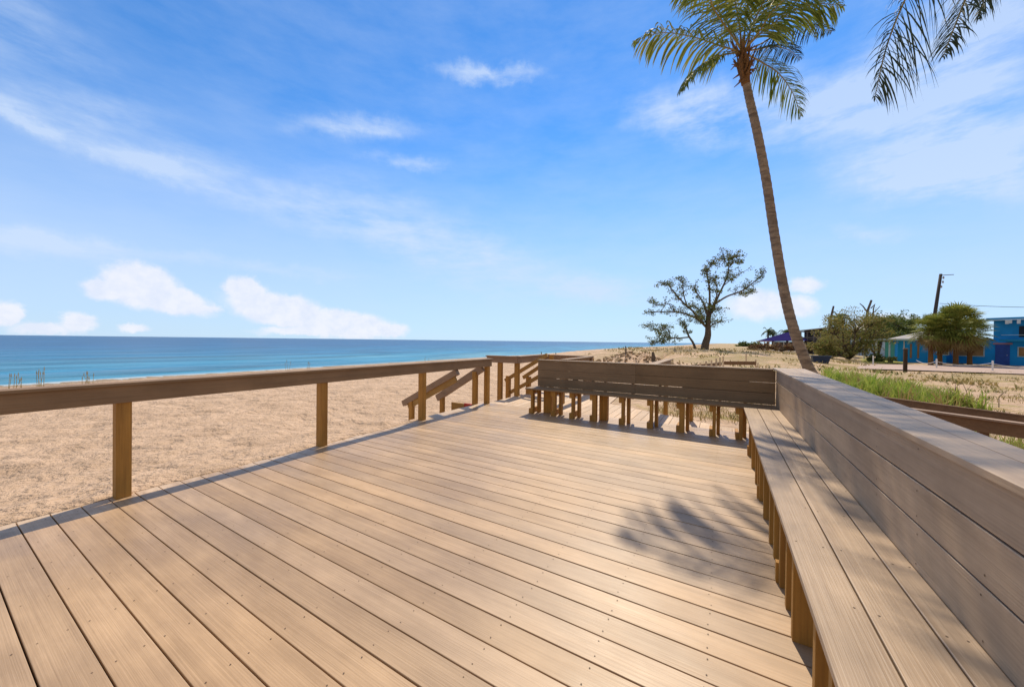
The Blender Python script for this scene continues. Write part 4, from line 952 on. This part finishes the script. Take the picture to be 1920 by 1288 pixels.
# rubble pile on the rise
rb = MB(); rq = random.Random(9)
for i in range(420):
    x = -5.2+rq.gauss(0, 1.7); y = 24+rq.gauss(0, 2.0); z = gz(x, y); s = rq.uniform(.05, .17)
    p = [Vector((rq.uniform(-1, 1), rq.uniform(-1, 1), rq.uniform(-.6, .9)))*s for _ in range(6)]
    bmx = bmesh.new(); [bmx.verts.new(v) for v in p]; 
    try: bmesh.ops.convex_hull(bmx, input=bmx.verts)
    except Exception: pass
    bmx.verts.ensure_lookup_table(); vv = [v.co+Vector((x, y, z+s*.2)) for v in bmx.verts]; idx = {v: k for k, v in enumerate(bmx.verts)}; ff = [tuple(idx[v] for v in f.verts) for f in bmx.faces]; rb.add(vv, ff); bmx.free()
tag(rb.build('rubble_mound', simple('tan rubble', (.50, .35, .20), .9, .5, 3)), 'low heap of tan rubble and debris on the sand beyond the far bench', 'rubble', kind='stuff')
for x, yb, yt, d, lab in ((1173, 662, 649, 23, 'thin dark stake at the left end of the rubble heap'), (1224, 672, 660, 22, 'short dark stump at the right end of the rubble heap'), (1015, 667, 660, 40, 'small dark stake on the beach above the landing railing'), (1042, 666, 661, 40, 'small dark stake right of the other one above the landing railing')):
    b_ = P(x, yb, d); t_ = P(x, yt, d); b_.z = min(b_.z, gz(b_.x, b_.y)+.0)-.1
    m = MB(); w_ = .06 if d > 25 else (.05 if x < 1200 else .12); m.tube([b_, b_.lerp(t_, .5)+Vector((w_*.4, 0, 0)), t_], [w_*1.2, w_, w_*.6], 7); tag(m.build('beach_stake', m_bark), lab, 'stake', 'dark stakes on the far beach')
# sea oat stems on the beach at the left
for i, (x, y) in enumerate(((28, 722), (75, 719), (160, 716), (540, 693), (580, 692), (800, 678))):
    p = G(x, y+4, -1.2); m = MB(); z_ = gz(p.x, p.y)
    for k in range(7 if i < 3 else 3): 
        a = Vector((p.x+rr.gauss(0, .12), p.y+rr.gauss(0, .12), z_-.03)); h_ = (.95 if i in (1, 3) else .6)*rr.uniform(.6, 1.1); b_ = a+Vector((rr.gauss(0, .08), rr.gauss(0, .08), h_)); m.tube([a, b_], [.01, .007], 4); m.tube([b_, b_+Vector((.02, 0, .16))], [.018, .006], 4)
    tag(m.build('sea_oats', m_dry), ['leftmost clump of dry sea oats near the photo edge by the water', 'tallest clump of sea oats near the left edge of the beach', 'low clump of sea oats right of the tallest one', 'thin sea oat stems above the second railing post, left one', 'thin sea oat stems above the second railing post, right one', 'single sea oat stems above the third railing post'][i], 'grass clump', 'sea oats on the beach')
# distant tree line right of the dune tree
m = MB(); rq = random.Random(15)
for i in range(90):
    x = rq.uniform(1385, 1425); leaves(m, P(x, 648+rq.uniform(-2.5, 3), 120), 1.0, 8, .5, rq)
tag(m.build('far_woods', [m_green2, m_green]), 'distant dark tree line low on the horizon left of the pavilion', 'woods', kind='stuff')
